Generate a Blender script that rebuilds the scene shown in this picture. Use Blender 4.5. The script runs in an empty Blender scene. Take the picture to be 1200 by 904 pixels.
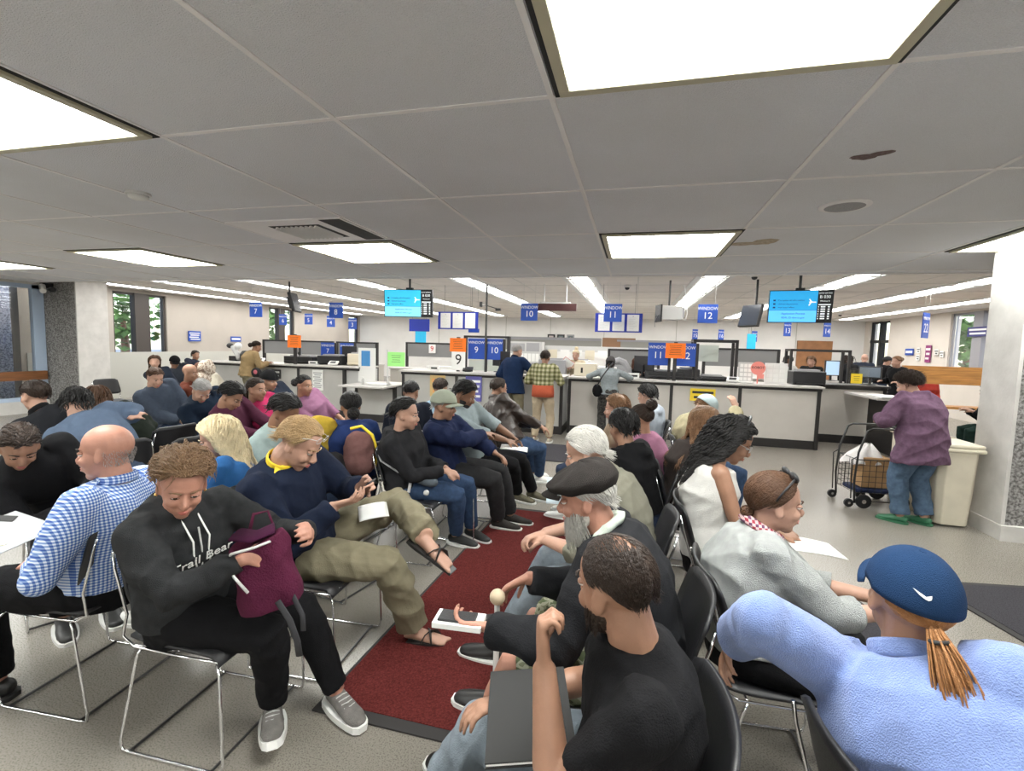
import bpy, bmesh, math, random
import numpy as np
from mathutils import Vector, Matrix, noise
from math import sin, cos, pi, radians as RD
random.seed(7); rng = np.random.RandomState(7)
S = bpy.context.scene
COL = S.collection

# ------------------------------------------------------------------ camera, world, exposure
CAMH = 1.65
def cam_axes(p=-.0844, y=.2477, r=.0261):
    f = Vector((-sin(y)*cos(p), cos(y)*cos(p), sin(p))); rt = Vector((cos(y), sin(y), 0)); up = rt.cross(f)
    return rt*cos(r)+up*sin(r), up*cos(r)-rt*sin(r), f
_rt, _up, _f = cam_axes()
cd = bpy.data.cameras.new('camera'); cam = bpy.data.objects.new('camera', cd); COL.objects.link(cam)
cd.sensor_width = 36; cd.lens = 36*563.8/1200; cd.clip_start = .05; cd.clip_end = 200
cam.matrix_world = Matrix(((_rt.x,_up.x,-_f.x,0),(_rt.y,_up.y,-_f.y,0),(_rt.z,_up.z,-_f.z,CAMH),(0,0,0,1)))
S.camera = cam
S.view_settings.view_transform = 'Standard'; S.view_settings.look = 'None'; S.view_settings.gamma = 1
S.view_settings.use_curve_mapping = False
S.view_settings.exposure = 0.36
W = bpy.data.worlds.new('world'); S.world = W; W.use_nodes = True
_bg = W.node_tree.nodes['Background']; _sky = W.node_tree.nodes.new('ShaderNodeTexSky')
_sky.sky_type = 'NISHITA'; _sky.sun_disc = False; _sky.sun_elevation = RD(42); _sky.sun_rotation = RD(120)
W.node_tree.links.new(_sky.outputs[0], _bg.inputs[0]); _bg.inputs[1].default_value = .5
LIGHT_E = 19.       # low ceiling diffusers
HALL_E = 13.        # hall ceiling diffusers

# ------------------------------------------------------------------ materials
MATS = {}
def mat(name, col=(.5,.5,.5), rough=.6, metal=0., var=0., vscale=8., bump=0., bscale=40., emit=0., spec=.5, trans=0., stretch=(1,1,1), var2=None, coat=0., sheen=0.):
    if name in MATS: return MATS[name]
    m = bpy.data.materials.new(name); m.use_nodes = True; nt = m.node_tree; b = nt.nodes['Principled BSDF']
    c = tuple(col)+(1,)
    b.inputs['Base Color'].default_value = c; b.inputs['Roughness'].default_value = rough; b.inputs['Metallic'].default_value = metal
    b.inputs['Specular IOR Level'].default_value = spec
    if coat: b.inputs['Coat Weight'].default_value = coat; b.inputs['Coat Roughness'].default_value = .15
    if sheen: b.inputs['Sheen Weight'].default_value = sheen
    if trans: b.inputs['Transmission Weight'].default_value = trans
    if emit: b.inputs['Emission Color'].default_value = c; b.inputs['Emission Strength'].default_value = emit
    if var or bump:
        tc = nt.nodes.new('ShaderNodeTexCoord'); mp = nt.nodes.new('ShaderNodeMapping'); mp.inputs['Scale'].default_value = stretch
        nt.links.new(tc.outputs['Object'], mp.inputs[0])
    if var:
        n = nt.nodes.new('ShaderNodeTexNoise'); n.inputs['Scale'].default_value = vscale; n.inputs['Detail'].default_value = 5
        nt.links.new(mp.outputs[0], n.inputs[0]); r = nt.nodes.new('ShaderNodeValToRGB')
        d = var2 if var2 else tuple(x*(1-var) for x in col); l = tuple(min(1, x*(1+var)) for x in col)
        r.color_ramp.elements[0].color = tuple(d)+(1,); r.color_ramp.elements[1].color = tuple(l)+(1,)
        r.color_ramp.elements[0].position = .33; r.color_ramp.elements[1].position = .67
        nt.links.new(n.outputs[0], r.inputs[0]); nt.links.new(r.outputs[0], b.inputs['Base Color'])
        if emit: nt.links.new(r.outputs[0], b.inputs['Emission Color'])
    if bump:
        n2 = nt.nodes.new('ShaderNodeTexNoise'); n2.inputs['Scale'].default_value = bscale; n2.inputs['Detail'].default_value = 3
        nt.links.new(mp.outputs[0], n2.inputs[0]); bp = nt.nodes.new('ShaderNodeBump'); bp.inputs['Strength'].default_value = bump; bp.inputs['Distance'].default_value = .01
        nt.links.new(n2.outputs[0], bp.inputs['Height']); nt.links.new(bp.outputs[0], b.inputs['Normal'])
    MATS[name] = m
    return m
def checks(name, A, B, size=.012, two=None, rough=.8, axes=(1,2), soft=False):
    """woven checks: stripes across two object axes"""
    m = bpy.data.materials.new(name); m.use_nodes = True; nt = m.node_tree; b = nt.nodes['Principled BSDF']; b.inputs['Roughness'].default_value = rough
    tc = nt.nodes.new('ShaderNodeTexCoord'); sp = nt.nodes.new('ShaderNodeSeparateXYZ'); nt.links.new(tc.outputs['Object'], sp.inputs[0])
    outs = []
    for a in axes:
        mu = nt.nodes.new('ShaderNodeMath'); mu.operation = 'MULTIPLY'; mu.inputs[1].default_value = 1/size; nt.links.new(sp.outputs[a], mu.inputs[0])
        fr = nt.nodes.new('ShaderNodeMath'); fr.operation = 'FRACT'; nt.links.new(mu.outputs[0], fr.inputs[0])
        gt = nt.nodes.new('ShaderNodeMath'); gt.operation = 'GREATER_THAN'; gt.inputs[1].default_value = .5; nt.links.new(fr.outputs[0], gt.inputs[0]); outs.append(gt)
    ad = nt.nodes.new('ShaderNodeMath'); ad.operation = 'ADD'; nt.links.new(outs[0].outputs[0], ad.inputs[0]); nt.links.new(outs[1].outputs[0], ad.inputs[1])
    dv = nt.nodes.new('ShaderNodeMath'); dv.operation = 'MULTIPLY'; dv.inputs[1].default_value = .5; nt.links.new(ad.outputs[0], dv.inputs[0])
    r = nt.nodes.new('ShaderNodeValToRGB'); r.color_ramp.elements[0].color = tuple(A)+(1,); r.color_ramp.elements[1].color = tuple(B)+(1,)
    if two:
        e = r.color_ramp.elements.new(.5); e.color = tuple(two)+(1,)
    nt.links.new(dv.outputs[0], r.inputs[0]); nt.links.new(r.outputs[0], b.inputs['Base Color']); MATS[name] = m
    return m
def patches(name, cols, scale=14, rough=.85):
    """blotchy printed cloth"""
    m = bpy.data.materials.new(name); m.use_nodes = True; nt = m.node_tree; b = nt.nodes['Principled BSDF']; b.inputs['Roughness'].default_value = rough
    tc = nt.nodes.new('ShaderNodeTexCoord'); n = nt.nodes.new('ShaderNodeTexNoise'); n.inputs['Scale'].default_value = scale; n.inputs['Detail'].default_value = 2
    nt.links.new(tc.outputs['Object'], n.inputs[0]); r = nt.nodes.new('ShaderNodeValToRGB'); r.color_ramp.interpolation = 'CONSTANT'
    k = len(cols); r.color_ramp.elements[0].color = tuple(cols[0])+(1,); r.color_ramp.elements[1].position = .38; r.color_ramp.elements[1].color = tuple(cols[1])+(1,)
    for i in range(2, k):
        e = r.color_ramp.elements.new(.38+.24*(i-1)/(k-1)); e.color = tuple(cols[i])+(1,)
    nt.links.new(n.outputs[0], r.inputs[0]); nt.links.new(r.outputs[0], b.inputs['Base Color']); MATS[name] = m
    return m

# ------------------------------------------------------------------ geometry helpers
def basis(d, hint=(0,0,1)):
    d = Vector(d).normalized(); h = Vector(hint)
    if abs(d.dot(h.normalized())) > .98: h = Vector((1,0,0)) if abs(d.x) < .9 else Vector((0,1,0))
    s = h.cross(d).normalized(); return s, d.cross(s).normalized()
class G:
    def __init__(s): s.v = []; s.f = []
    def add(s, vs, fs):
        o = len(s.v); s.v += [tuple(v) for v in vs]; s.f += [tuple(i+o for i in f) for f in fs]; return s
    def box(s, c, d, rz=0, R=None):
        hx, hy, hz = d[0]/2, d[1]/2, d[2]/2; c = Vector(c)
        m = R if R is not None else Matrix.Rotation(rz, 3, 'Z')
        vs = [c + m @ Vector((x*hx, y*hy, z*hz)) for x in (-1,1) for y in (-1,1) for z in (-1,1)]
        return s.add(vs, [(0,1,3,2),(4,6,7,5),(0,4,5,1),(2,3,7,6),(0,2,6,4),(1,5,7,3)])
    def b2(s, x0, x1, y0, y1, z0, z1): return s.box(((x0+x1)/2,(y0+y1)/2,(z0+z1)/2),(x1-x0,y1-y0,z1-z0))
    def tube(s, pts, r, n=8, caps=True, hint=(0,0,1), closed=False, flat=1.):
        P = [Vector(p) for p in pts]; k = len(P)
        rr = list(r) if hasattr(r, '__len__') else [r]*k
        vs = []; side = None
        for i, p in enumerate(P):
            if closed: d = P[(i+1) % k]-P[i-1]
            else: d = P[min(i+1, k-1)]-P[max(i-1, 0)]
            if d.length < 1e-9: d = Vector((0,0,1))
            d.normalize()
            if side is None: side, u = basis(d, hint)
            else:
                side = (side-d*side.dot(d))
                side = side.normalized() if side.length > 1e-6 else basis(d, hint)[0]
                u = d.cross(side)
            ra = rr[i]; a, b = (ra if hasattr(ra, '__len__') else (ra, ra*flat))
            for j in range(n):
                t = 2*pi*j/n; vs.append(p+side*cos(t)*a+u*sin(t)*b)
        fs = []
        for i in range(k if closed else k-1):
            i2 = (i+1) % k
            for j in range(n): fs.append((i*n+j, i*n+(j+1) % n, i2*n+(j+1) % n, i2*n+j))
        if caps and not closed: fs += [tuple(range(n))[::-1], tuple(range((k-1)*n, k*n))]
        return s.add(vs, fs)
    def ell(s, c, r, R=None, n=12, m=8):
        c = Vector(c); vs = []; r = r if hasattr(r, '__len__') else (r,r,r)
        R = R if R is not None else Matrix.Identity(3)
        vs.append(c+R @ Vector((0,0,r[2])))
        for i in range(1, m):
            a = pi*i/m
            for j in range(n):
                t = 2*pi*j/n; vs.append(c+R @ Vector((r[0]*sin(a)*cos(t), r[1]*sin(a)*sin(t), r[2]*cos(a))))
        vs.append(c+R @ Vector((0,0,-r[2]))); fs = []
        for j in range(n): fs.append((0, 1+j, 1+(j+1) % n)); fs.append((len(vs)-1, 1+(m-2)*n+(j+1) % n, 1+(m-2)*n+j))
        for i in range(m-2):
            for j in range(n): a = 1+i*n; b = a+n; fs.append((a+j, b+j, b+(j+1) % n, a+(j+1) % n))
        return s.add(vs, fs)
    def lathe(s, c, prof, n=16):
        c = Vector(c); return s.tube([c+Vector((0,0,z)) for r, z in prof], [max(r, 1e-4) for r, z in prof], n)
    def grid(s, fn, nu, nv, th=0.):
        """surface patch given by fn(u,v); th gives it thickness along its normal"""
        P = [[Vector(fn(i/nu, j/nv)) for j in range(nv+1)] for i in range(nu+1)]
        base = len(s.v); w = nv+1
        vs = [p for row in P for p in row]; fs = [(i*w+j, (i+1)*w+j, (i+1)*w+j+1, i*w+j+1) for i in range(nu) for j in range(nv)]
        if th:
            N = []
            for i in range(nu+1):
                for j in range(nv+1):
                    a = P[min(i+1,nu)][j]-P[max(i-1,0)][j]; b = P[i][min(j+1,nv)]-P[i][max(j-1,0)]; nn = a.cross(b)
                    N.append(nn.normalized() if nn.length > 1e-12 else Vector((0,0,1)))
            k = len(vs); vs = vs+[v-n*th for v, n in zip(vs, N)]
            fs = fs+[tuple(i+k for i in f[::-1]) for f in fs]
            rim = [i*w for i in range(nu+1)]+[nu*w+j for j in range(1, w)]+[i*w+nv for i in range(nu-1,-1,-1)]+[j for j in range(nv-1,0,-1)]
            for a in range(len(rim)):
                b = (a+1) % len(rim); fs.append((rim[b], rim[a], rim[a]+k, rim[b]+k))
        return s.add(vs, fs)
    def obj(s, name, m, parent=None, smooth=False, bevel=0., inv=None, recalc=True):
        me = bpy.data.meshes.new(name); vs = s.v
        me.from_pydata([tuple(v) for v in vs], [], s.f)
        if inv is not None: me.transform(inv)
        if recalc:
            bm = bmesh.new(); bm.from_mesh(me); bmesh.ops.recalc_face_normals(bm, faces=bm.faces)
            bm.to_mesh(me); bm.free()
        if m: me.materials.append(m)
        if smooth: me.polygons.foreach_set('use_smooth', [True]*len(me.polygons))
        o = bpy.data.objects.new(name, me); COL.objects.link(o)
        if parent is not None: o.parent = parent
        if bevel:
            b = o.modifiers.new('bevel', 'BEVEL'); b.width = bevel; b.segments = 2; b.limit_method = 'ANGLE'
        return o
def tag(o, label, cat, group=None, kind=None):
    o['label'] = label; o['category'] = cat
    if group: o['group'] = group
    if kind: o['kind'] = kind
    return o
def root(name, label, cat, loc=(0,0,0), rz=0, group=None):
    o = bpy.data.objects.new(name, None); COL.objects.link(o); o.location = loc; o.rotation_euler = (0,0,rz); o.empty_display_size = .1
    return tag(o, label, cat, group)
def struct(name, g, m, **k):
    o = g.obj(name, m, **k); o['kind'] = 'structure'; return o
def copy_tree(o, parent=None, loc=None, rz=None):
    c = o.copy(); COL.objects.link(c)
    if parent is not None: c.parent = parent
    if loc is not None: c.location = loc
    if rz is not None: c.rotation_euler = (0,0,rz)
    for ch in list(o.children): copy_tree(ch, c)
    return c
def text(name, body, size, m, parent, loc, rot=(pi/2,0,0), align='CENTER', depth=.001, sx=1.):
    c = bpy.data.curves.new(name, 'FONT'); c.body = body; c.size = size; c.align_x = align; c.align_y = 'CENTER'; c.extrude = depth; c.offset = 0
    c.resolution_u = 3
    t = bpy.data.objects.new('tmp', c); COL.objects.link(t); bpy.context.view_layer.update()
    me = bpy.data.meshes.new_from_object(t); bpy.data.objects.remove(t); bpy.data.curves.remove(c)
    me.name = name; me.materials.clear(); me.materials.append(m)
    o = bpy.data.objects.new(name, me); COL.objects.link(o); o.parent = parent; o.location = loc; o.rotation_euler = rot; o.scale = (sx,1,1)
    return o
ORD = ['first','second','third','fourth','fifth','sixth','seventh','eighth','ninth','tenth','eleventh','twelfth','thirteenth']

# ------------------------------------------------------------------ shared materials
m_blk = mat('black_plastic', (.014,.014,.016), .42, bump=.15, bscale=300)
m_blkm = mat('black_matte', (.02,.02,.02), .7)
m_trim = mat('black_laminate_edge', (.022,.02,.02), .45)
m_white = mat('white_paper', (.82,.82,.8), .7)
m_chrome = mat('chrome', (.75,.75,.76), .16, 1.)
m_bar = mat('dark_steel_rod', (.1,.1,.1), .35, .8)
m_blue = mat('sign_blue', (.015,.075,.42), .45)
m_blued = mat('board_blue', (.01,.03,.35), .5)
m_orange = mat('orange_card', (.95,.2,.01), .6)
m_grey = mat('grey_plastic', (.33,.33,.34), .5)
m_lgrey = mat('light_grey_plastic', (.55,.55,.54), .5)
m_wht = mat('white_plastic', (.78,.78,.76), .4)
m_beige = mat('beige_plastic', (.66,.6,.47), .5)
m_glass = mat('clear_glass', (.95,.97,.97), .02, trans=1.)
m_print = mat('black_ink', (.03,.03,.03), .7)
m_wood = mat('oak_wood', (.42,.2,.055), .45, var=.25, vscale=5, stretch=(.6,6,6))
m_woodd = mat('walnut_wood', (.19,.075,.025), .45, var=.25, vscale=5, stretch=(6,.6,6))
m_red = mat('red_ink', (.6,.03,.03), .6)
m_yel = mat('yellow_card', (.85,.62,.03), .6)

# ------------------------------------------------------------------ room shell
XL, XR, YB, ZL, ZH, YE = -12.9, 8.3, 20.8, 2.67, 2.85, 7.15
def floor_mat():
    m = bpy.data.materials.new('polished_concrete'); m.use_nodes = True; nt = m.node_tree; b = nt.nodes['Principled BSDF']
    tc = nt.nodes.new('ShaderNodeTexCoord')
    n1 = nt.nodes.new('ShaderNodeTexNoise'); n1.inputs['Scale'].default_value = .8; n1.inputs['Detail'].default_value = 2
    n2 = nt.nodes.new('ShaderNodeTexNoise'); n2.inputs['Scale'].default_value = 160; n2.inputs['Detail'].default_value = 3
    for n in (n1, n2): nt.links.new(tc.outputs['Object'], n.inputs[0])
    r1 = nt.nodes.new('ShaderNodeValToRGB'); r1.color_ramp.elements[0].color = (.205,.186,.158,1); r1.color_ramp.elements[1].color = (.27,.25,.218,1); r1.color_ramp.elements[0].position = .15; r1.color_ramp.elements[1].position = .85
    r2 = nt.nodes.new('ShaderNodeValToRGB'); r2.color_ramp.elements[0].color = (.78,.78,.78,1); r2.color_ramp.elements[1].color = (1.12,1.12,1.12,1); r2.color_ramp.elements[0].position = .35; r2.color_ramp.elements[1].position = .65
    nt.links.new(n1.outputs[0], r1.inputs[0]); nt.links.new(n2.outputs[0], r2.inputs[0])
    mx = nt.nodes.new('ShaderNodeMixRGB'); mx.blend_type = 'MULTIPLY'; mx.inputs[0].default_value = 1
    nt.links.new(r1.outputs[0], mx.inputs[1]); nt.links.new(r2.outputs[0], mx.inputs[2]); nt.links.new(mx.outputs[0], b.inputs['Base Color'])
    rr = nt.nodes.new('ShaderNodeMapRange'); rr.inputs[3].default_value = .24; rr.inputs[4].default_value = .32; nt.links.new(n2.outputs[0], rr.inputs[0]); nt.links.new(rr.outputs[0], b.inputs['Roughness'])
    bp = nt.nodes.new('ShaderNodeBump'); bp.inputs['Strength'].default_value = .03; bp.inputs['Distance'].default_value = .01; n3 = nt.nodes.new('ShaderNodeTexNoise'); n3.inputs['Scale'].default_value = 60; nt.links.new(tc.outputs['Object'], n3.inputs[0])
    nt.links.new(n3.outputs[0], bp.inputs['Height']); nt.links.new(bp.outputs[0], b.inputs['Normal'])
    b.inputs['Specular IOR Level'].default_value = .55
    return m
def tile_mat(name, c):
    m = mat(name, c, .95, var=.05, vscale=240, bump=.9, bscale=170, spec=.1)
    nt = m.node_tree; b = nt.nodes['Principled BSDF']; ramp = [n for n in nt.nodes if n.type == 'VALTORGB'][0]
    tc = [n for n in nt.nodes if n.type == 'TEX_COORD'][0]     # brown dirt blotches across the tiles
    n = nt.nodes.new('ShaderNodeTexNoise'); n.inputs['Scale'].default_value = .55; n.inputs['Detail'].default_value = 5; nt.links.new(tc.outputs['Object'], n.inputs[0])
    r = nt.nodes.new('ShaderNodeValToRGB'); r.color_ramp.elements[0].position = .35; r.color_ramp.elements[0].color = (.92,.91,.89,1); r.color_ramp.elements[1].position = .62; r.color_ramp.elements[1].color = (1,1,1,1)
    nt.links.new(n.outputs[0], r.inputs[0]); mx = nt.nodes.new('ShaderNodeMixRGB'); mx.blend_type = 'MULTIPLY'; mx.inputs[0].default_value = 1
    nt.links.new(ramp.outputs[0], mx.inputs[1]); nt.links.new(r.outputs[0], mx.inputs[2]); nt.links.new(mx.outputs[0], b.inputs['Base Color'])
    return m
m_tile = tile_mat('ceiling_tile', (.84,.855,.90))
m_tileh = mat('hall_ceiling_tile', (.84,.80,.76), .9, var=.04, vscale=3, bump=.3, bscale=100, spec=.1)
m_tbar = mat('ceiling_bar_paint', (.9,.885,.89), .6, bump=.1, bscale=300)
m_wall = mat('cream_wall_paint', (.66,.61,.55), .8, var=.03, vscale=2)
m_wallL = mat('cream_paint_toned_down', (.45,.41,.365), .85, var=.03, vscale=2)  # cream paint darkened in its colour to offset the strip light beside it
m_wallb = mat('white_wall_paint', (.80,.79,.77), .8, var=.03, vscale=2)
m_wains = mat('grey_green_wainscot', (.50,.50,.46), .7)
def pebble(name, a, b_, sc=26):
    m = bpy.data.materials.new(name); m.use_nodes = True; nt = m.node_tree; b = nt.nodes['Principled BSDF']; b.inputs['Roughness'].default_value = .9
    tc = nt.nodes.new('ShaderNodeTexCoord'); v = nt.nodes.new('ShaderNodeTexNoise'); v.inputs['Scale'].default_value = sc*1.6; v.inputs['Detail'].default_value = 3; nt.links.new(tc.outputs['Object'], v.inputs[0])
    r = nt.nodes.new('ShaderNodeValToRGB'); r.color_ramp.elements[0].color = a+(1,); r.color_ramp.elements[1].color = b_+(1,); r.color_ramp.elements[0].position = .38; r.color_ramp.elements[1].position = .6
    nt.links.new(v.outputs[0], r.inputs[0]); nt.links.new(r.outputs[0], b.inputs['Base Color'])
    bp = nt.nodes.new('ShaderNodeBump'); bp.inputs['Strength'].default_value = 1; bp.inputs['Distance'].default_value = .02; nt.links.new(v.outputs[0], bp.inputs['Height']); nt.links.new(bp.outputs[0], b.inputs['Normal'])
    return m
m_agg = pebble('exposed_aggregate_concrete', (.12,.115,.11), (.34,.33,.32))
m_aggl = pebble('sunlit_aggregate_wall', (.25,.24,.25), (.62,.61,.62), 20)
m_conc = mat('smooth_concrete', (.58,.565,.54), .8, var=.08, vscale=6, bump=.15)

struct('floor', G().b2(-16, 14, -5, 26, -.1, 0), floor_mat())
struct('ceiling', G().b2(-16, XR+.2, -5, YE, ZL, ZL+.45), m_tile)
struct('ceiling_hall', G().b2(XL-.2, XR+.2, YE, YB+.2, ZH, ZH+.3), m_tileh)
struct('wall_rear', G().b2(-16, XR+.2, -5.2, -5, 0, 3.2), m_wallb)
# ceiling grid bars (irregular bays: one wide bay, two narrow ones)
colx = []; x = -3.62
while x < XR: colx += [x, x+1.22, x+2.23]; x += 3.24
x = -3.62-3.24
while x > -16: colx += [x, x+1.22, x+2.23]; x -= 3.24
colx = sorted(c for c in colx if -16 < c < XR)
rowy = [2.035+1.22*k for k in range(-5, 5)]
g = G()
for c in colx: g.b2(c-.012, c+.012, -5, YE, ZL-.006, ZL+.002)
for r in rowy: g.b2(-16, XR, r-.012, r+.012, ZL-.0045, ZL+.002)
struct('ceiling_grid', g, m_tbar)
struct('ceiling_fascia', G().b2(-16, XR, YE-.02, YE+.02, ZL-.01, ZH), m_tbar)
g = G()
for k in range(12): g.b2(XL, XR, 8.37+1.22*k-.01, 8.37+1.22*k+.01, ZH-.004, ZH+.002)
for k in range(-6, 5): g.b2(-.0+2.2*k-.01, 2.2*k+.01, YE, YB, ZH-.004, ZH+.002)
struct('hall_ceiling_grid', g, mat('hall_bar_paint', (.66,.64,.61), .6))

def wall_y(name, X, t, y0, y1, z1, openings, m):
    """wall on plane X (thickness t outwards) with rectangular openings (ya, yb, za, zb)"""
    g = G(); ys = sorted(openings); y = y0; a, b = min(X, X+t), max(X, X+t)
    for (ya, yb, za, zb) in ys:
        g.b2(a, b, y, ya, 0, z1)
        if za > 0: g.b2(a, b, ya, yb, 0, za)
        if zb < z1: g.b2(a, b, ya, yb, zb, z1)
        y = yb
    g.b2(a, b, y, y1, 0, z1)
    return struct(name, g, m)
m_bronze = mat('bronze_window_frame', (.06,.05,.045), .5)
m_steel = mat('grey_window_frame', (.30,.30,.32), .5)
wl_open = [(9.45,10.9,1.02,2.76),(14.85,16.2,.85,2.78),(19.9,20.7,.85,2.8)]
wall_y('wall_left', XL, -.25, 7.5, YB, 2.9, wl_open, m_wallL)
wall_y('wall_right', XR, .25, -5, YB, 2.9, [(13.75,15.75,1.30,2.80),(19.0,20.4,.02,2.8)], m_wall)
struct('wall_back', G().b2(XL-.25, XR+.25, YB, YB+.2, 0, 2.9), m_wallb)
struct('trim_1', G().b2(XL, XL+.02, 7.6, YB, 0, 1.2), m_wains)       # painted wainscot, left wall
def win(name, X, y0, y1, z0, z1, mulls, m, side, label=None):
    g = G(); t = .06
    g.b2(X-.05, X+.05, y0, y0+t, z0, z1).b2(X-.05, X+.05, y1-t, y1, z0, z1).b2(X-.05, X+.05, y0, y1, z0, z0+t).b2(X-.05, X+.05, y0, y1, z1-t, z1)
    for a, b in mulls: g.b2(X-.09, X+.09, a, b, z0, z1)
    f = struct(name, g, m)
    G().b2(X-.004, X+.004, y0+t, y1-t, z0+t, z1-t).obj('pane', m_glass, f)
    return f
win('window_1', XL-.1, 9.45, 10.9, 1.02, 2.76, [(10.02,10.42)], m_bronze, 1)
win('window_2', XL-.1, 14.85, 16.2, .85, 2.78, [(15.35,15.68)], m_bronze, 1)
win('window_3', XL-.1, 19.9, 20.7, .85, 2.8, [], m_bronze, 1)
win('window_4', XR+.1, 13.75, 15.75, 1.30, 2.8, [(14.5,14.85)], m_steel, -1)
win('door_1', XR+.1, 19.0, 20.4, .02, 2.8, [(19.62,19.72)], m_blkm, -1)
G().b2(XR+.03, XR+.15, 19, 20.4, 2.05, 2.15).obj('transom_bar', m_blkm, bpy.data.objects['door_1'])
# wooden door in the back wall, wall bands, service openings
g = G().b2(6.05, 7.25, YB-.06, YB, 0, 2.1); d2 = struct('door_2', g, mat('wood_door', (.33,.15,.06), .5, var=.15, vscale=4))
G().ell((6.2, YB-.1, 1.0), .03).obj('door_handle', m_chrome, d2, smooth=True)
g = G()
for X_ in (-8.8,-5.6,-3.6,-1.3,1.6,4.4,6.0): g.b2(X_-.012, X_+.012, YB-.012, YB, 1.4, ZH)
struct('trim_2', g, m_wains)
struct('trim_3', G().b2(-5.6,-1.4,YB-.06,YB,1.45,2.0).b2(-.6,2.3,YB-.06,YB,1.45,1.98), mat('service_hatch_grey', (.28,.28,.26), .6))
struct('trim_4', G().b2(-5.6,-1.4,YB-.09,YB-.05,1.9,2.02).b2(-.75,2.4,YB-.09,YB-.05,1.9,1.98), m_steel)
struct('trim_5', G().b2(-1.35,.0,YB-.05,YB,1.45,2.05), mat('hatch_wood', (.28,.15,.08), .5))

# left exterior window wall with timber rail
XW = -11.95
g = G().b2(XW-.2, XW, -5, 7.4, 0, .25).b2(XW-.2, XW, -5, 7.4, 2.62, 3.0)
struct('wall_left_front', g, m_conc)
g = G().b2(XW-.12, XW-.02, 7.2, 7.4, .25, 2.62).b2(XW-.12, XW-.02, -5, 7.4, 2.54, 2.62).b2(XW-.12, XW-.02, -5, 7.4, .25, .33)
for yy in (4.6, 2.0, -.6, -3.2): g.b2(XW-.12, XW-.02, yy-.05, yy+.05, .25, 2.62)
f = struct('window_5', g, mat('pale_blue_metal_frame', (.42,.52,.66), .4))
G().b2(XW-.075, XW-.067, -5, 7.25, .3, 2.58).obj('pane', m_glass, f)
struct('trim_6', G().b2(XW-.02, XW+.06, -5, 7.35, .68, .86), m_woodd)
# aggregate wall outside
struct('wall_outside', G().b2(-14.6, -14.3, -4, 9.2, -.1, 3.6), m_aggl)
struct('trim_7', G().b2(-14.32, -14.27, 4.2, 7.2, .85, 1.85), mat('dark_outside_panel', (.12,.12,.13), .8))
# pillars
def pillar(name, x0, x1, y0, y1, end):
    struct(name, G().b2(x0, x1, y0, y1, .14, ZL+.1), m_agg)
    e = G().b2(*((x0-.03, x0+.0, y0-.01, y1, 0, ZL+.1) if end < 0 else (x1, x1+.03, y0-.01, y1, 0, ZL+.1)))
    struct('trim_8' if end < 0 else 'trim_9', e, m_conc)
    struct('baseboard_right' if end < 0 else 'baseboard_left', G().b2(x0-.045, x1+.045, y0-.045, y1+.02, 0, .14), m_conc)
pillar('pillar_right', 3.31, 4.3, 5.22, 5.66, -1)
pillar('pillar_left', -12.2, -11.12, 7.42, 8.02, 1)

# outside ground, trees
m_leaf = mat('tree_leaves', (.12,.24,.05), .8, var=.5, vscale=3)
def tree(x, y, h, r, lab):
    t = root('tree', lab, 'tree', (x,y,0), 0, 'trees outside the windows')
    G().tube([(0,0,0),(.05,.02,h*.4),(0,0,h*.7)], [.16,.12,.07], 8).obj('trunk', m_woodd, t)
    g = G()
    for i in range(420):
        v = Vector(rng.normal(size=3)); v.normalize(); v *= r*(.35+.65*random.random()); p = v+Vector((0,0,h*.72))
        s_, u_ = basis(Vector(rng.normal(size=3))); k = r*.13
        g.add([p-s_*k, p+u_*k*.6, p+s_*k, p-u_*k*.6], [(0,1,2,3)])
    g.obj('foliage', m_leaf, t, recalc=False)
struct('ground_outside', G().b2(-60, 60, -30, 60, -.2, -.11), mat('outside_paving', (.35,.34,.32), .9))
tree(10.7, 18.2, 3.6, 1.5, 'leafy green tree outside the right-hand window'); tree(12.2, 22.0, 4.2, 1.7, 'tall green tree outside, between the right window and the glass door')
tree(-16.0, 12.0, 3.2, 1.2, 'green tree outside the left wall window'); tree(-16.4, 18.2, 3.6, 1.4, 'green tree outside the far left windows')

# ------------------------------------------------------------------ ceiling lights
m_dif = mat('acrylic_diffuser', (.99,1.0,.955), .5, emit=LIGHT_E)
m_difh = mat('hall_diffuser', (1.0,.985,.95), .5, emit=HALL_E)
m_frame = mat('aged_cream_frame', (.52,.49,.36), .5)
def big_light(lab, loc):
    t = root('ceiling_light', lab, 'ceiling light', loc, 0, 'square troffer lights in the low ceiling')
    h = .605
    G().b2(-h,h,-h,-h+.03,-.010,.004).b2(-h,h,h-.03,h,-.010,.004).b2(-h,-h+.03,-h,h,-.010,.004).b2(h-.03,h,-h,h,-.010,.004).obj('shadow_gap', m_blkm, t)
    k = h-.022; w = .045
    G().b2(-k,k,-k,-k+w,-.025,0).b2(-k,k,k-w,k,-.025,0).b2(-k,-k+w,-k+w,k-w,-.025,0).b2(k-w,k,-k+w,k-w,-.025,0).obj('frame', m_frame, t, bevel=.004)
    G().b2(-k+w,k-w,-k+w,k-w,-.016,-.004).obj('diffuser', m_dif, t)
    return t
cols_l = {0:(-.366+.61, 'in the middle of the frame'), -1:(-3.62+.61,'left of the middle column'), -2:(-6.86+.61,'second column left of the middle'), -3:(-10.1+.61,'by the left pillar'), 1:(2.874+.61,'by the right pillar')}
rows_l = [(1.425,'nearest the viewer'), (5.07,'in the far row'), (-2.2,'behind the viewer')]
proto = None
for cx_, ctxt in cols_l.values():
    for ry, rtxt in rows_l:
        lab = 'square lit ceiling panel %s, %s' % (ctxt, rtxt)
        if proto is None: proto = big_light(lab, (cx_, ry, ZL))
        else:
            c = copy_tree(proto, loc=(cx_, ry, ZL)); c['label'] = lab
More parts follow.
